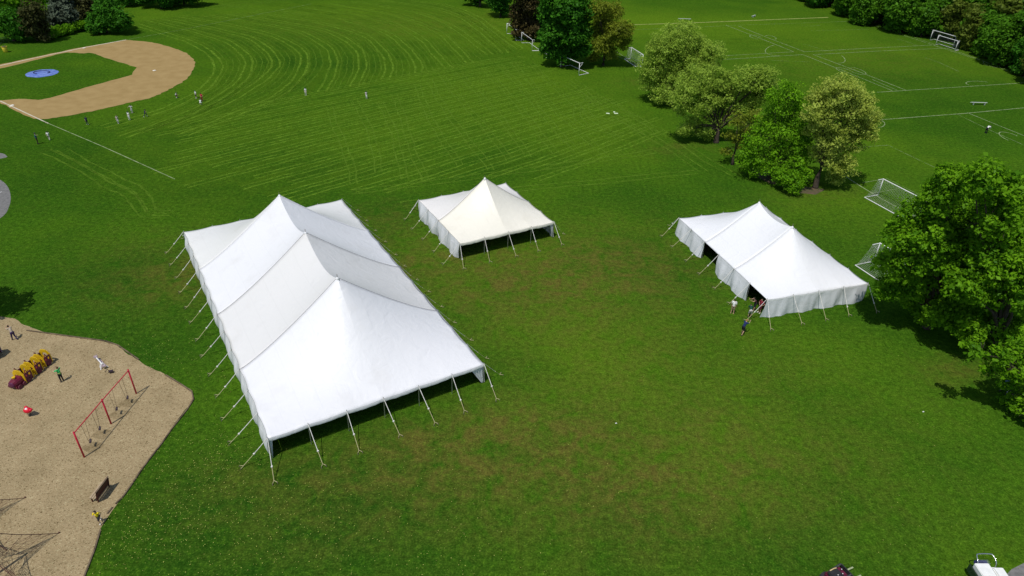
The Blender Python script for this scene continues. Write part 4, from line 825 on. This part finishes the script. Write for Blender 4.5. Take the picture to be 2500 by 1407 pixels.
    nm = 'trousers' if long else 'shorts'; m_ = voxel_mesh(nm, pt, .026*r); m_.materials.append(cloth(bottom)); new_obj(nm, m_, T)
    for n in 'lr': m_ = voxel_mesh('shoe', [(J['an'+n]-Vector((0, .03*r, .035*r)), J['to'+n], .052*r, .042*r)], .02*r); m_.materials.append(cloth(shoe)); new_obj('shoe', m_, T)
    if cap: q = MB(); q.ball(hd+Vector((0, -.0*hr, hr*.42)), (hr*.98, hr*1.12, hr*.9), 10); q.tube([hd+Vector((0, hr*.4, hr*.52)), hd+Vector((0, hr*1.75, hr*.42))], [hr*.5, hr*.3], 8); q.build('cap', cloth(cap), T, smooth=True)
    q = MB(); q.ball(hd+Vector((0, -hr*.22, hr*.28)), (hr*.97, hr*1.0, hr*1.05), 10); q.build('hair', cloth(hair), T, smooth=True)
    if vest:
        m_ = voxel_mesh('band', [(J['pel'].lerp(J['chest'], .25), J['pel'].lerp(J['chest'], .4), .15*r, .153*r)], .022*r); m_.materials.append(cloth(vest)); new_obj('band', m_, T)
    return T
gb = 'people practising by the infield'
W_, GRY, NV, BK = (.72, .71, .68), (.50, .49, .46), (.012, .02, .06), (.012, .012, .016)
person('adult in dark teal shirt pointing an arm, nearest the foul line on the left', G(93, 352), 1.75, R(-60), (.015, .09, .10), (.035, .018, .018), BK, pose='point', sleeves=.5, long=True, cap=(.02, .03, .05), group=gb)
person('child in white beside the adult in dark teal', G(121, 342), 1.35, R(20), W_, (.45, .42, .36), (.6, .6, .5), pose='walk', cap=NV, group=gb, long=True, child=True)
person('dark clothed child alone just below the lower edge of the infield', G(214, 305), 1.35, R(40), NV, (.02, .03, .05), GRY, pose='walk', cap=BK, group=gb, long=True, child=True)
person('child in light shirt with brown shoulders, left one of the three below the infield', G(289, 302), 1.35, R(200), (.48, .40, .36), GRY, W_, pose='walk', cap=(.2, .14, .08), group=gb, long=True, child=True)
person('child in white with dark cap, middle one of the three below the infield', G(316.5, 293), 1.4, R(170), W_, W_, (.6, .6, .4), pose='stand', cap=NV, group=gb, long=True, child=True)
person('child in grey with arms out, highest of the group below the infield', G(323, 276), 1.4, R(180), GRY, GRY, GRY, pose='arms', cap=BK, group=gb, long=True, child=True)
person('child in dark blue running with pale shoes, right of the group below the infield', G(356, 286), 1.35, R(-80), NV, NV, W_, pose='run', cap=BK, group=gb, long=True, child=True)
person('child crouching with arms raised in grey and black, at the right curve of the dirt', G(431, 239), 1.35, R(-90), GRY, BK, W_, pose='crouch', group=gb, child=True)
person('child in white and dark shorts, left of the red shirted person', G(479.5, 240), 1.35, R(150), W_, (.02, .04, .03), W_, pose='stand', cap=NV, group=gb, child=True)
person('person in red shirt with hands on hips in the outfield', G(494, 248), 1.5, R(160), (.50, .02, .05), (.22, .015, .03), BK, pose='hips', cap=(.03, .01, .01), group=gb, long=True)
person('child in white crouching in front of the red shirted person', G(490.5, 256), 1.3, R(10), W_, W_, GRY, pose='crouch', cap=(.03, .06, .25), group=gb, child=True)
person('child in white standing alone in the middle of the outfield', G(747, 233), 1.4, R(180), W_, (.55, .53, .45), W_, pose='stand', cap=NV, group=gb, long=True, child=True)
person('child in white with an arm up, farthest right in the outfield', G(895, 241), 1.35, R(190), (.55, .5, .5), W_, GRY, pose='walk', cap=BK, group=gb, long=True, child=True)
person('person in white shirt and black trousers bending over on the far pitch', G(2406, 326), 1.8, R(-62), W_, BK, BK, pose='bend', long=True, sleeves=.7, group='people by the far pitches')
gt = 'people putting up the two peaked tent'
person('person in white T-shirt and tan shorts looking down beside the two peaked tent', G(1787, 766), 1.78, R(-25), W_, (.32, .22, .13), (.45, .32, .16), pose='stand', group=gt)
person('person in navy shirt pulling on the corner strap of the two peaked tent', G(1811, 817), 1.75, R(-52), (.012, .025, .10), BK, BK, hair=(.34, .18, .05), pose='reach', group=gt)
person('person in dark green shirt standing beyond the corner strap of the tent', G(1829, 775), 1.7, R(-10), (.01, .05, .035), (.42, .40, .36), BK, pose='bend', group=gt)
person('person in maroon shirt in the shadow under the tent corner', G(1853, 764), 1.72, R(120), (.20, .012, .03), (.10, .01, .02), W_, pose='hips', group=gt)
person('bare armed person in the tent opening behind the one in dark green', G(1841, 758), 1.7, R(100), (.06, .03, .03), BK, BK, pose='reach', sleeves=.15, group=gt)
gp = 'people in the playground'
person('person in green shirt with hands raised to the face, between train and swings', G(153, 932), 1.62, R(75), (.03, .42, .11), (.012, .014, .02), BK, pose='shade', long=True, hair=(.09, .045, .02), vest=(.40, .46, .12), group=gp)
person('person in tan shirt and dark trousers at the left edge of the playground', G(37, 830), 1.6, R(60), (.40, .33, .24), (.05, .03, .09), BK, pose='reach', long=True, group=gp)
person('child in yellow shirt and black shorts running below the brown bench', G(246, 1277), 1.42, R(185), (.78, .60, .01), BK, W_, hair=BK, pose='run', group=gp, child=True)

# ------------------------------------------------------------------ playground equipment
red = mat('swing_red', (.42, .012, .035), .45, .12, 5); chain = mat('chain_rust', (.12, .075, .045), .7, .3, 30); seat_m = mat('swing_seat', (.035, .022, .028), .6, .2, 10)
A, B, C_ = G(206, 1116.8), G(271.5, 1035.5), G(333, 961.6); T = thing('swing_set', 'red swing set with three posts in the playground', 'swing set', A); hh = 2.5
for p, l in ((A, None), (B, None), (C_, None)): q = MB(); q.tube([p-A-Vector((0, 0, .1)), p-A+Vector((0, 0, hh+.12))], .065, 10); q.build('post', red, T, smooth=True)
q = MB(); q.tube([Vector((0, 0, hh)), B-A+Vector((0, 0, hh)), C_-A+Vector((0, 0, hh))], .04, 8); q.build('top_beam', red, T)
for a, b, t, yaw_, sw in ((A, B, .30, 2.3, .02), (A, B, .68, .9, .10), (B, C_, .30, 1.0, .05), (B, C_, .68, 1.9, -.05)):
    p = a.lerp(b, t)-A; d = (b-a).normalized(); n = Vector((-d.y, d.x, 0)); S = MB(); x0, x1 = p-d*.24+Vector((0, 0, hh)), p+d*.24+Vector((0, 0, hh)); c = p+n*sw+Vector((0, 0, .52)); dd = (d*.8+n*.35).normalized()
    rows = [[c+dd*(k/8-.5)*.46*(1)+Vector((0, 0, .12*(2*k/8-1)**2))+n*w_*.085+Vector((0, 0, z_)) for w_, z_ in ((-1, 0), (1, 0))] for k in range(9)]
    sw_o = S; S.grid(rows); so = S.build('swing', seat_m, T, smooth=True, solid=.02)
    for x, e in ((x0, rows[0][0].lerp(rows[0][1], .5)), (x1, rows[-1][0].lerp(rows[-1][1], .5))): q = MB(); q.tube([x, x.lerp(e, .5), e], .012, 5); q.build('chain', chain, so)
scf = patchy('worn_chips', (.20, .145, .070), .34, .70, .5, 1.6)
for a, b, t in ((A, B, .30), (A, B, .68), (B, C_, .30), (B, C_, .68)):
    p = a.lerp(b, t); flat('worn_hollow', [(p.x+.75*math.cos(k*.5236)*(1+.2*math.sin(k*2.1)), p.y+.55*math.sin(k*.5236)) for k in range(12)], .026, scf, label='scuffed hollow in the chips under a swing')
# train climber
ylw = mat('plastic_yellow', (.62, .40, .01), .4, .12, 4); mrn = mat('plastic_maroon', (.13, .012, .03), .4, .15, 4); mrp = mat('panel_maroon', (.11, .022, .04), .5, .2, 4)
P0, P1 = G(34, 952), G(118, 883); d = (P1-P0); Ltr = d.length; T = thing('train_climber', 'yellow and maroon toy train climber in the playground', 'play train', P0, math.atan2(d.y, d.x))
Wd = .95
def holed(mb, x0, x1, y, z0, z1, holes, th=.05):      # a panel with round cornered openings, built as a grid with cells left out
    nx, nz = 22, 14
    for i in range(nx):
        for j in range(nz):
            cx = x0+(x1-x0)*(i+.5)/nx; cz = z0+(z1-z0)*(j+.5)/nz
            if any(((cx-a)/ra)**2+((cz-b)/rb)**2 < 1 for a, b, ra, rb in holes): continue
            mb.box((cx, y, cz), ((x1-x0)/nx*1.002, th, (z1-z0)/nz*1.002))
def hoop(mb, x, w, z0, z1, holes, th=.06):            # crosswise panel with an arched top
    ny, nz = 18, 16
    for i in range(ny):
        for j in range(nz):
            cy = -w/2+w*(i+.5)/ny; cz = z0+(z1-z0)*(j+.5)/nz; top = z1-.32*(abs(cy)/(w/2))**2.4
            if cz > top or any(((cy-a)/ra)**2+((cz-b)/rb)**2 < 1 for a, b, ra, rb in holes): continue
            mb.box((x, cy, cz), (th, w/ny*1.002, (z1-z0)/nz*1.002))
cars = [(1.05, 1.9), (2.35, 3.15), (3.6, 4.4)]; sc_ = Ltr/4.45
for x0, x1 in cars:
    x0 *= sc_; x1 *= sc_; xm = (x0+x1)/2; hw = (x1-x0)/2
    for sy in (-1, 1): q = MB(); holed(q, x0, x1, sy*Wd/2, .16, .98, [(xm-hw*.45, .70, hw*.26, .15), (xm+hw*.45, .70, hw*.26, .15), (xm, .30, hw*.25, .09)]); q.build('side_panel', mrp, T)
    for x in (x0-.02, x1+.02): q = MB(); hoop(q, x, Wd+.12, .12, 1.36, [(-.22, .72, .12, .17), (.22, .72, .12, .17), (0, .28, .16, .12)] if x < xm else [(0, .80, .27, .26)]); q.build('end_panel', ylw, T)
    q = MB(); q.box((xm, 0, .36), ((x1-x0)*.9, Wd*.8, .05)); q.build('seat', mrn, T)
    for sy in (-1, 1):
        q = MB(); q.tube([(xm-hw*.6, sy*(Wd/2+.03), 1.02), (xm-hw*.3, sy*(Wd/2+.03), 1.30), (xm, sy*(Wd/2+.03), 1.02)], .04, 6); q.build('roof_brace', mrn, T)
q = MB(); q.tube([(0, 0, .48), (.25, 0, .5), (.95*sc_, 0, .5)], [.34, .40, .42], 14); q.box((.5, 0, .26), (.95, .8, .2)); q.build('engine_hood', mrn, T, smooth=False)
q = MB(); q.ball((-.02, 0, .5), (.09, .3, .3), 12); q.build('nose', mat('plastic_purple', (.10, .018, .06), .4, .1), T, smooth=True)
q = MB(); q.tube([(.4, 0, .85), (.4, 0, 1.05)], [.09, .13], 10); q.build('chimney', ylw, T)
for x in (.25, .75, 1.35*sc_, 2.75*sc_, 4.0*sc_):
    for sy in (-1, 1): q = MB(); q.tube([(x, sy*(Wd/2-.02), .2), (x, sy*(Wd/2+.06), .2)], .2, 12); q.build('wheel', mrp, T)
for x in (.1, 4.35*sc_):
    for sy in (-1, 1): q = MB(); q.tube([(x, sy*.35, 0), (x, sy*.35, .4)], .035, 6); q.build('leg', mrn, T)
for (a, b) in ((cars[0][1], cars[1][0]), (cars[1][1], cars[2][0])): q = MB(); q.box(((a+b)/2*sc_, 0, .5), ((b-a)*sc_, .34, .06)); q.build('connecting_plate', ylw, T)
# spring rider / red toadstool
T = thing('spring_rider', 'small red spring rider with a white face alone in the chips', 'spring rider', G(74, 1016)); q = MB()
q.tube([(.11*math.cos(k*.9), .11*math.sin(k*.9), .012*k) for k in range(30)], .016, 5); q.build('spring', mat('spring_black', (.02, .02, .02), .5), T)
q = MB(); q.ball((0, 0, .62), (.34, .26, .24), 12); q.ball((-.18, .16, .74), (.16, .14, .16), 8); q.ball((.3, -.02, .70), (.12, .16, .12), 8); q.build('seat', mat('rider_red', (.60, .01, .03), .35, .1), T, smooth=True)
q = MB(); q.ball((-.02, -.05, .80), (.12, .12, .09), 8); q.build('face', mat('rider_white', (.75, .7, .68), .4, .05), T, smooth=True)
# seesaw
P0, P1 = G(232, 876), G(263, 908); d = P1-P0; c = (P0+P1)/2; T = thing('seesaw', 'white and pinkish seesaw left of the swing set top', 'seesaw', c, math.atan2(d.y, d.x)); sw_w = mat('seesaw_white', (.66, .64, .62), .45, .1); sw_p = mat('seesaw_mauve', (.34, .26, .28), .6, .15)
L2 = d.length/2; q = MB(); q.tube([(-L2*.55, 0, .42), (L2*.35, 0, .34)], .06, 8); q.build('beam', sw_w, T)
q = MB(); q.tube([(L2*.22, -.22, 0), (L2*.22, -.1, .36), (L2*.22, .1, .36), (L2*.22, .22, 0)], .045, 8); q.tube([(L2*.5, -.3, 0), (L2*.32, -.1, .33), (L2*.32, .1, .33), (L2*.5, .3, 0)], .045, 8); q.build('support', sw_w, T)
q = MB(); q.box((-L2*.45, .16, .04), (L2*.75, .22, .05)); q.build('tread', sw_p, T)
for x, z in ((-L2*.68, .44), (L2*.55, .32)): q = MB(); q.box((x, 0, z), (.3, .3, .05)); q.tube([(x+.12, -.13, z+.03), (x+.12, -.13, z+.26), (x+.12, .13, z+.26), (x+.12, .13, z+.03)], .018, 5); q.build('seat', sw_p, T)
T = thing('digger_toy', 'small black digger toy between the seesaw and the swing set', 'toy', G(272, 911), .4); q = MB(); q.box((0, 0, .2), (.34, .26, .1)); q.box((.12, 0, .1), (.08, .2, .2)); q.build('seat', seat_m, T); q = MB(); q.tube([(-.1, 0, .2), (-.22, 0, .5), (-.42, 0, .2)], .03, 6); q.build('arm', seat_m, T)
# bench with high back seen from behind
P0, P1 = G(240, 1228), G(268, 1190); d = P1-P0; T = thing('park_bench', 'dark brown high backed bench near the timber edging', 'bench', (P0+P1)/2, math.atan2(d.y, d.x)); br_ = mat('bench_brown', (.07, .022, .016), .6, .25, 4); tan = mat('bench_slat_tan', (.34, .26, .16), .8, .15, 5)
Lb = d.length*1.05
q = MB()
for k in range(3): q.box((0, .12+.17*k, .45), (Lb, .13, .04))
q.build('seat', tan, T)
q = MB()
for k in range(5): q.box((0, -.02-.035*k, .42+.165*k), (Lb, .04, .165), rx=.2)
q.build('backrest', br_, T)
q = MB(); q.box((0, -.17, 1.13), (Lb, .09, .05)); q.build('top_rail', tan, T)
for x in (-.45, .45):
    q = MB(); q.box((x*Lb, -.08, .5), (.07, .07, 1.05), rx=.2); q.box((x*Lb, .42, .22), (.07, .07, .44)); q.box((x*Lb, .2, .42), (.07, .5, .05)); q.build('leg', br_, T)
# rope climber: mast outside the frame, its anchored net corners and shadow inside it
rope = mat('climbing_rope', (.11, .05, .035), .85, .2, 12)
def rope_climber(label, base, hm, anchor, nanc, seed, first):
    T = thing('rope_climber', label, 'climbing net', base, 0, 'rope climbers'); q = MB(); q.tube([(0, 0, 0), (0, 0, hm)], [.10, .08], 12); q.build('mast', mat('mast_steel', (.10, .07, .08), .5, .2), T); topv = Vector((0, 0, hm-.15))
    a1 = anchor-base; t0 = math.atan2(a1.y, a1.x); an = [Vector((a1.length*math.cos(t0+2*math.pi*k/nanc), a1.length*math.sin(t0+2*math.pi*k/nanc), 0)) for k in range(nanc)]; rn = random.Random(seed); n = nanc
    def along(a, t): return topv.lerp(a, t)-Vector((0, 0, .35*math.sin(math.pi*t)))
    for i, a in enumerate(an):
        q = MB(); q.tube([along(a, k/8) for k in range(9)], .024, 6); q.tube([a-Vector((0, 0, .2)), a+Vector((0, 0, .12))], .05, 8); q.build('corner_rope', rope, T)
        b = an[(i+1) % n]; q = MB(); lv = []
        for k in range(2, 10):
            t = k/10; m = max(2, k); e0, e1 = along(a, t), along(b, t); cpt = Vector((0, 0, hm*.12)); row = []
            for j in range(m+1):
                f = j/m; p = e0.lerp(e1, f); pull = math.sin(math.pi*f)**.7*(.25+.5*t); row.append(p.lerp(Vector((p.x*.25, p.y*.25, p.z*.8)), pull))
            q.tube(row, .011, 4); lv.append(row)
        for r0, r1 in zip(lv[:-1], lv[1:]):
            for j, p in enumerate(r1):
                q.tube([r0[min(len(r0)-1, max(0, int(round(j*(len(r0)-1)/(len(r1)-1)+rn.uniform(-.6, .6)))))], p], .010, 4)
        q.build('net', rope, T)
sdir = Vector((math.cos(SAZ+math.pi), math.sin(SAZ+math.pi), 0))
rope_climber('rope net climber with its corner and mast shadow in the lower left corner', G(66, 1352)-sdir*5.2/math.tan(SEL), 5.2, G(145, 1302), 5, 5, True)
rope_climber('second rope net climber, only its corner showing at the left edge above the other', G(-88, 1302), 4.0, G(62, 1216), 5, 6, False)
# maroon playhouse at the left frame edge
T = thing('playhouse', 'maroon playhouse panel cut by the left frame edge above the train', 'playhouse', G(-6, 872), R(20)); q = MB(); rf = mat('roof_maroon', (.16, .012, .025), .5, .15)
q.add([(-1.2, -.5, .9), (-1.2, .75, .9), (-1.2, .12, 1.5), (.25, -.5, .9), (.25, .75, .9), (.45, .12, 1.35)], [(0, 2, 5, 3), (1, 4, 5, 2), (3, 5, 4), (0, 1, 2)]); q.build('roof', rf, T, solid=.05)
q = MB(); q.box((-.5, -.42, .45), (1.4, .05, .8)); q.box((-.5, .68, .45), (1.4, .05, .8)); q.build('wall', rf, T)
for x, y in ((.2, -.42), (.2, .68), (-1.1, -.42), (-1.1, .68)): q = MB(); q.tube([(x, y, 0), (x, y, .95)], .05, 8); q.build('post', mat('post_lilac', (.30, .24, .28), .5, .1), T)

# ------------------------------------------------------------------ vehicles at the bottom edge
wp = mat('vehicle_white', (.74, .74, .70), .3, .06, 3); blk = mat('rubber_black', (.02, .02, .022), .8, .2, 8); dkb = mat('bed_blue', (.03, .03, .11), .5, .3, 4); chrome = mat('chrome_tube', (.62, .63, .62), .2, .05, metal=.9); grn = mat('dark_green_panel', (.015, .035, .015), .5, .2)
C0 = G(2408, 1425); ax = (G(2372, 1407)-G(2420, 1378)).normalized(); back = (G(2405, 1355)-G(2440, 1407)).normalized(); T = thing('utility_cart', 'white utility cart with chrome roll bar at the bottom right corner', 'cart', (C0.x, C0.y, 0), math.atan2(back.y, back.x)-math.pi/2)
def rbox(name, c, s, m_, par, bev=.04):
    me = bpy.data.meshes.new(name); bm = bmesh.new(); bmesh.ops.create_cube(bm, size=1); bmesh.ops.scale(bm, vec=s, verts=bm.verts); bmesh.ops.translate(bm, vec=c, verts=bm.verts); bmesh.ops.bevel(bm, geom=bm.edges[:], offset=bev, segments=2, affect='EDGES'); bm.to_mesh(me); bm.free(); me.materials.append(m_); return new_obj(name, me, par)
rbox('body', (0, -.6, .55), (1.5, 2.6, .5), wp, T, .08)
rbox('deck_lid', (-.42, -.2, 1.02), (.95, 1.7, .42), wp, T); rbox('side_box', (.56, -.32, .96), (.72, 1.5, .34), wp, T, .07)
for x, y in ((-.5, -.35), (.62, -.45)): q = MB(); q.box((x, y, 1.24 if x < 0 else 1.14), (.13, .05, .02)); q.build('latch', blk, T)
q = MB(); q.tube(catmull([(-.62, .62, .8), (-.60, .74, 1.2), (-.52, 1.12, 1.38), (-.3, 1.22, 1.4), (.35, 1.22, 1.4), (.56, 1.12, 1.38), (.62, .74, 1.2), (.64, .62, .8)], 4), .035, 8); q.build('roll_bar', chrome, T, smooth=True)
rbox('rack', (-.2, .85, .9), (.85, .35, .22), dkb, T); q = MB()
for k in range(3): q.tube([(-.55, .74+k*.13, 1.04), (.3, .74+k*.13, 1.04)], .02, 6)
q.build('rack_bar', chrome, T); rbox('tailgate', (-.98, .35, .62), (.10, .95, .62), grn, T)
for x in (-.68, .68):
    for y in (-1.5, .35):
        q = MB(); q.tube([(x-.1, y, .28), (x+.1, y, .28)], .28, 16); wh = q.build('wheel', blk, T, smooth=False); q = MB(); q.tube([(x-.11, y, .28), (x+.11, y, .28)], .13, 12); q.build('rim', chrome, wh)
mr2 = mat('loader_maroon', (.10, .012, .03), .4, .3, 5); yb = mat('handle_yellow', (.62, .48, .22), .5, .1); frk = mat('fork_steel', (.32, .36, .20), .5, .2)
f0 = G(2050, 1418); fd = (G(2088, 1385)-G(2040, 1408)); T = thing('compact_loader', 'maroon and black compact loader with two pale fork tines, cut by the bottom edge', 'loader', (f0.x, f0.y, 0), math.atan2(fd.y, fd.x))
rbox('body', (-.55, 0, .62), (1.3, .95, .7), mr2, T, .1); rbox('engine_cover', (-.75, 0, 1.06), (.8, .7, .25), blk, T, .06)
q = MB(); q.tube([(-1.0, .3, 1.22), (-.7, .3, 1.26), (-.45, .3, 1.2)], .035, 6); q.build('handle', yb, T)
q = MB()
for y in (-.42, .42): q.tube([(-.6, y, .95), (.05, y, 1.15), (.4, y, .5)], .07, 8)
q.build('lift_arm', mat('arm_dark', (.03, .03, .032), .5, .3), T)
q = MB(); q.box((.48, 0, .42), (.06, 1.1, .5)); q.box((.48, 0, .72), (.07, 1.15, .07)); q.build('fork_carriage', mat('arm_dark', (.03, .03, .032)), T)
for y in (-.33, .33): q = MB(); q.box((.98, y, .14), (1.0, .10, .045)); q.box((.5, y, .4), (.05, .10, .55)); q.build('fork_tine', frk, T)
for x in (-.95, -.15):
    for y in (-.55, .55): q = MB(); q.tube([(x, y-.12, .3), (x, y+.12, .3)], .3, 18); wh = q.build('wheel', blk, T); q = MB(); q.tube([(x, y-.13, .3), (x, y+.13, .3)], .14, 10); q.build('rim', mr2, wh)
for x, y, z in ((-.9, -.2, 1.2), (-.55, -.25, 1.2), (-.2, .1, 1.0)): q = MB(); q.tube([(x, y, z-.1), (x+.04, y, z+.14)], .02, 6); q.ball((x+.04, y, z+.16), .035, 6, mi=1); q.build('control_lever', [blk, wp], T)
# stroller with a blue hood in the shade of the maples
T = thing('stroller', 'stroller with a blue grey hood in the shade under the lowest maple', 'stroller', G(2452, 958), R(30)); q = MB(); rows = [[(.36*math.cos(R(a)), .40*math.sin(R(b))*1.0, .85+.36*math.sin(R(a))*abs(math.cos(R(b)*.7))) for b in range(-90, 91, 18)] for a in range(40, 181, 14)]
q.grid(rows); q.build('hood', mat('hood_blue', (.10, .15, .24), .6, .15, 3), T, smooth=True, solid=.01)
q = MB(); q.box((.05, 0, .5), (.55, .42, .08)); q.box((-.25, 0, .72), (.06, .42, .45)); q.build('seat', mat('stroller_seat', (.03, .025, .05), .8), T)
q = MB()
for y in (-.24, .24): q.tube([(-.42, y, 1.05), (.35, y, .16)], .018, 6); q.tube([(.25, y, .75), (-.3, y, .16)], .018, 6)
q.tube([(-.42, -.24, 1.05), (-.42, .24, 1.05)], .02, 6); q.build('frame', chrome, T)
for x, y in ((.35, -.24), (.35, .24), (-.3, -.26), (-.3, .26)): q = MB(); q.tube([(x, y-.03, .14), (x, y+.03, .14)], .14, 12); q.build('wheel', blk, T)
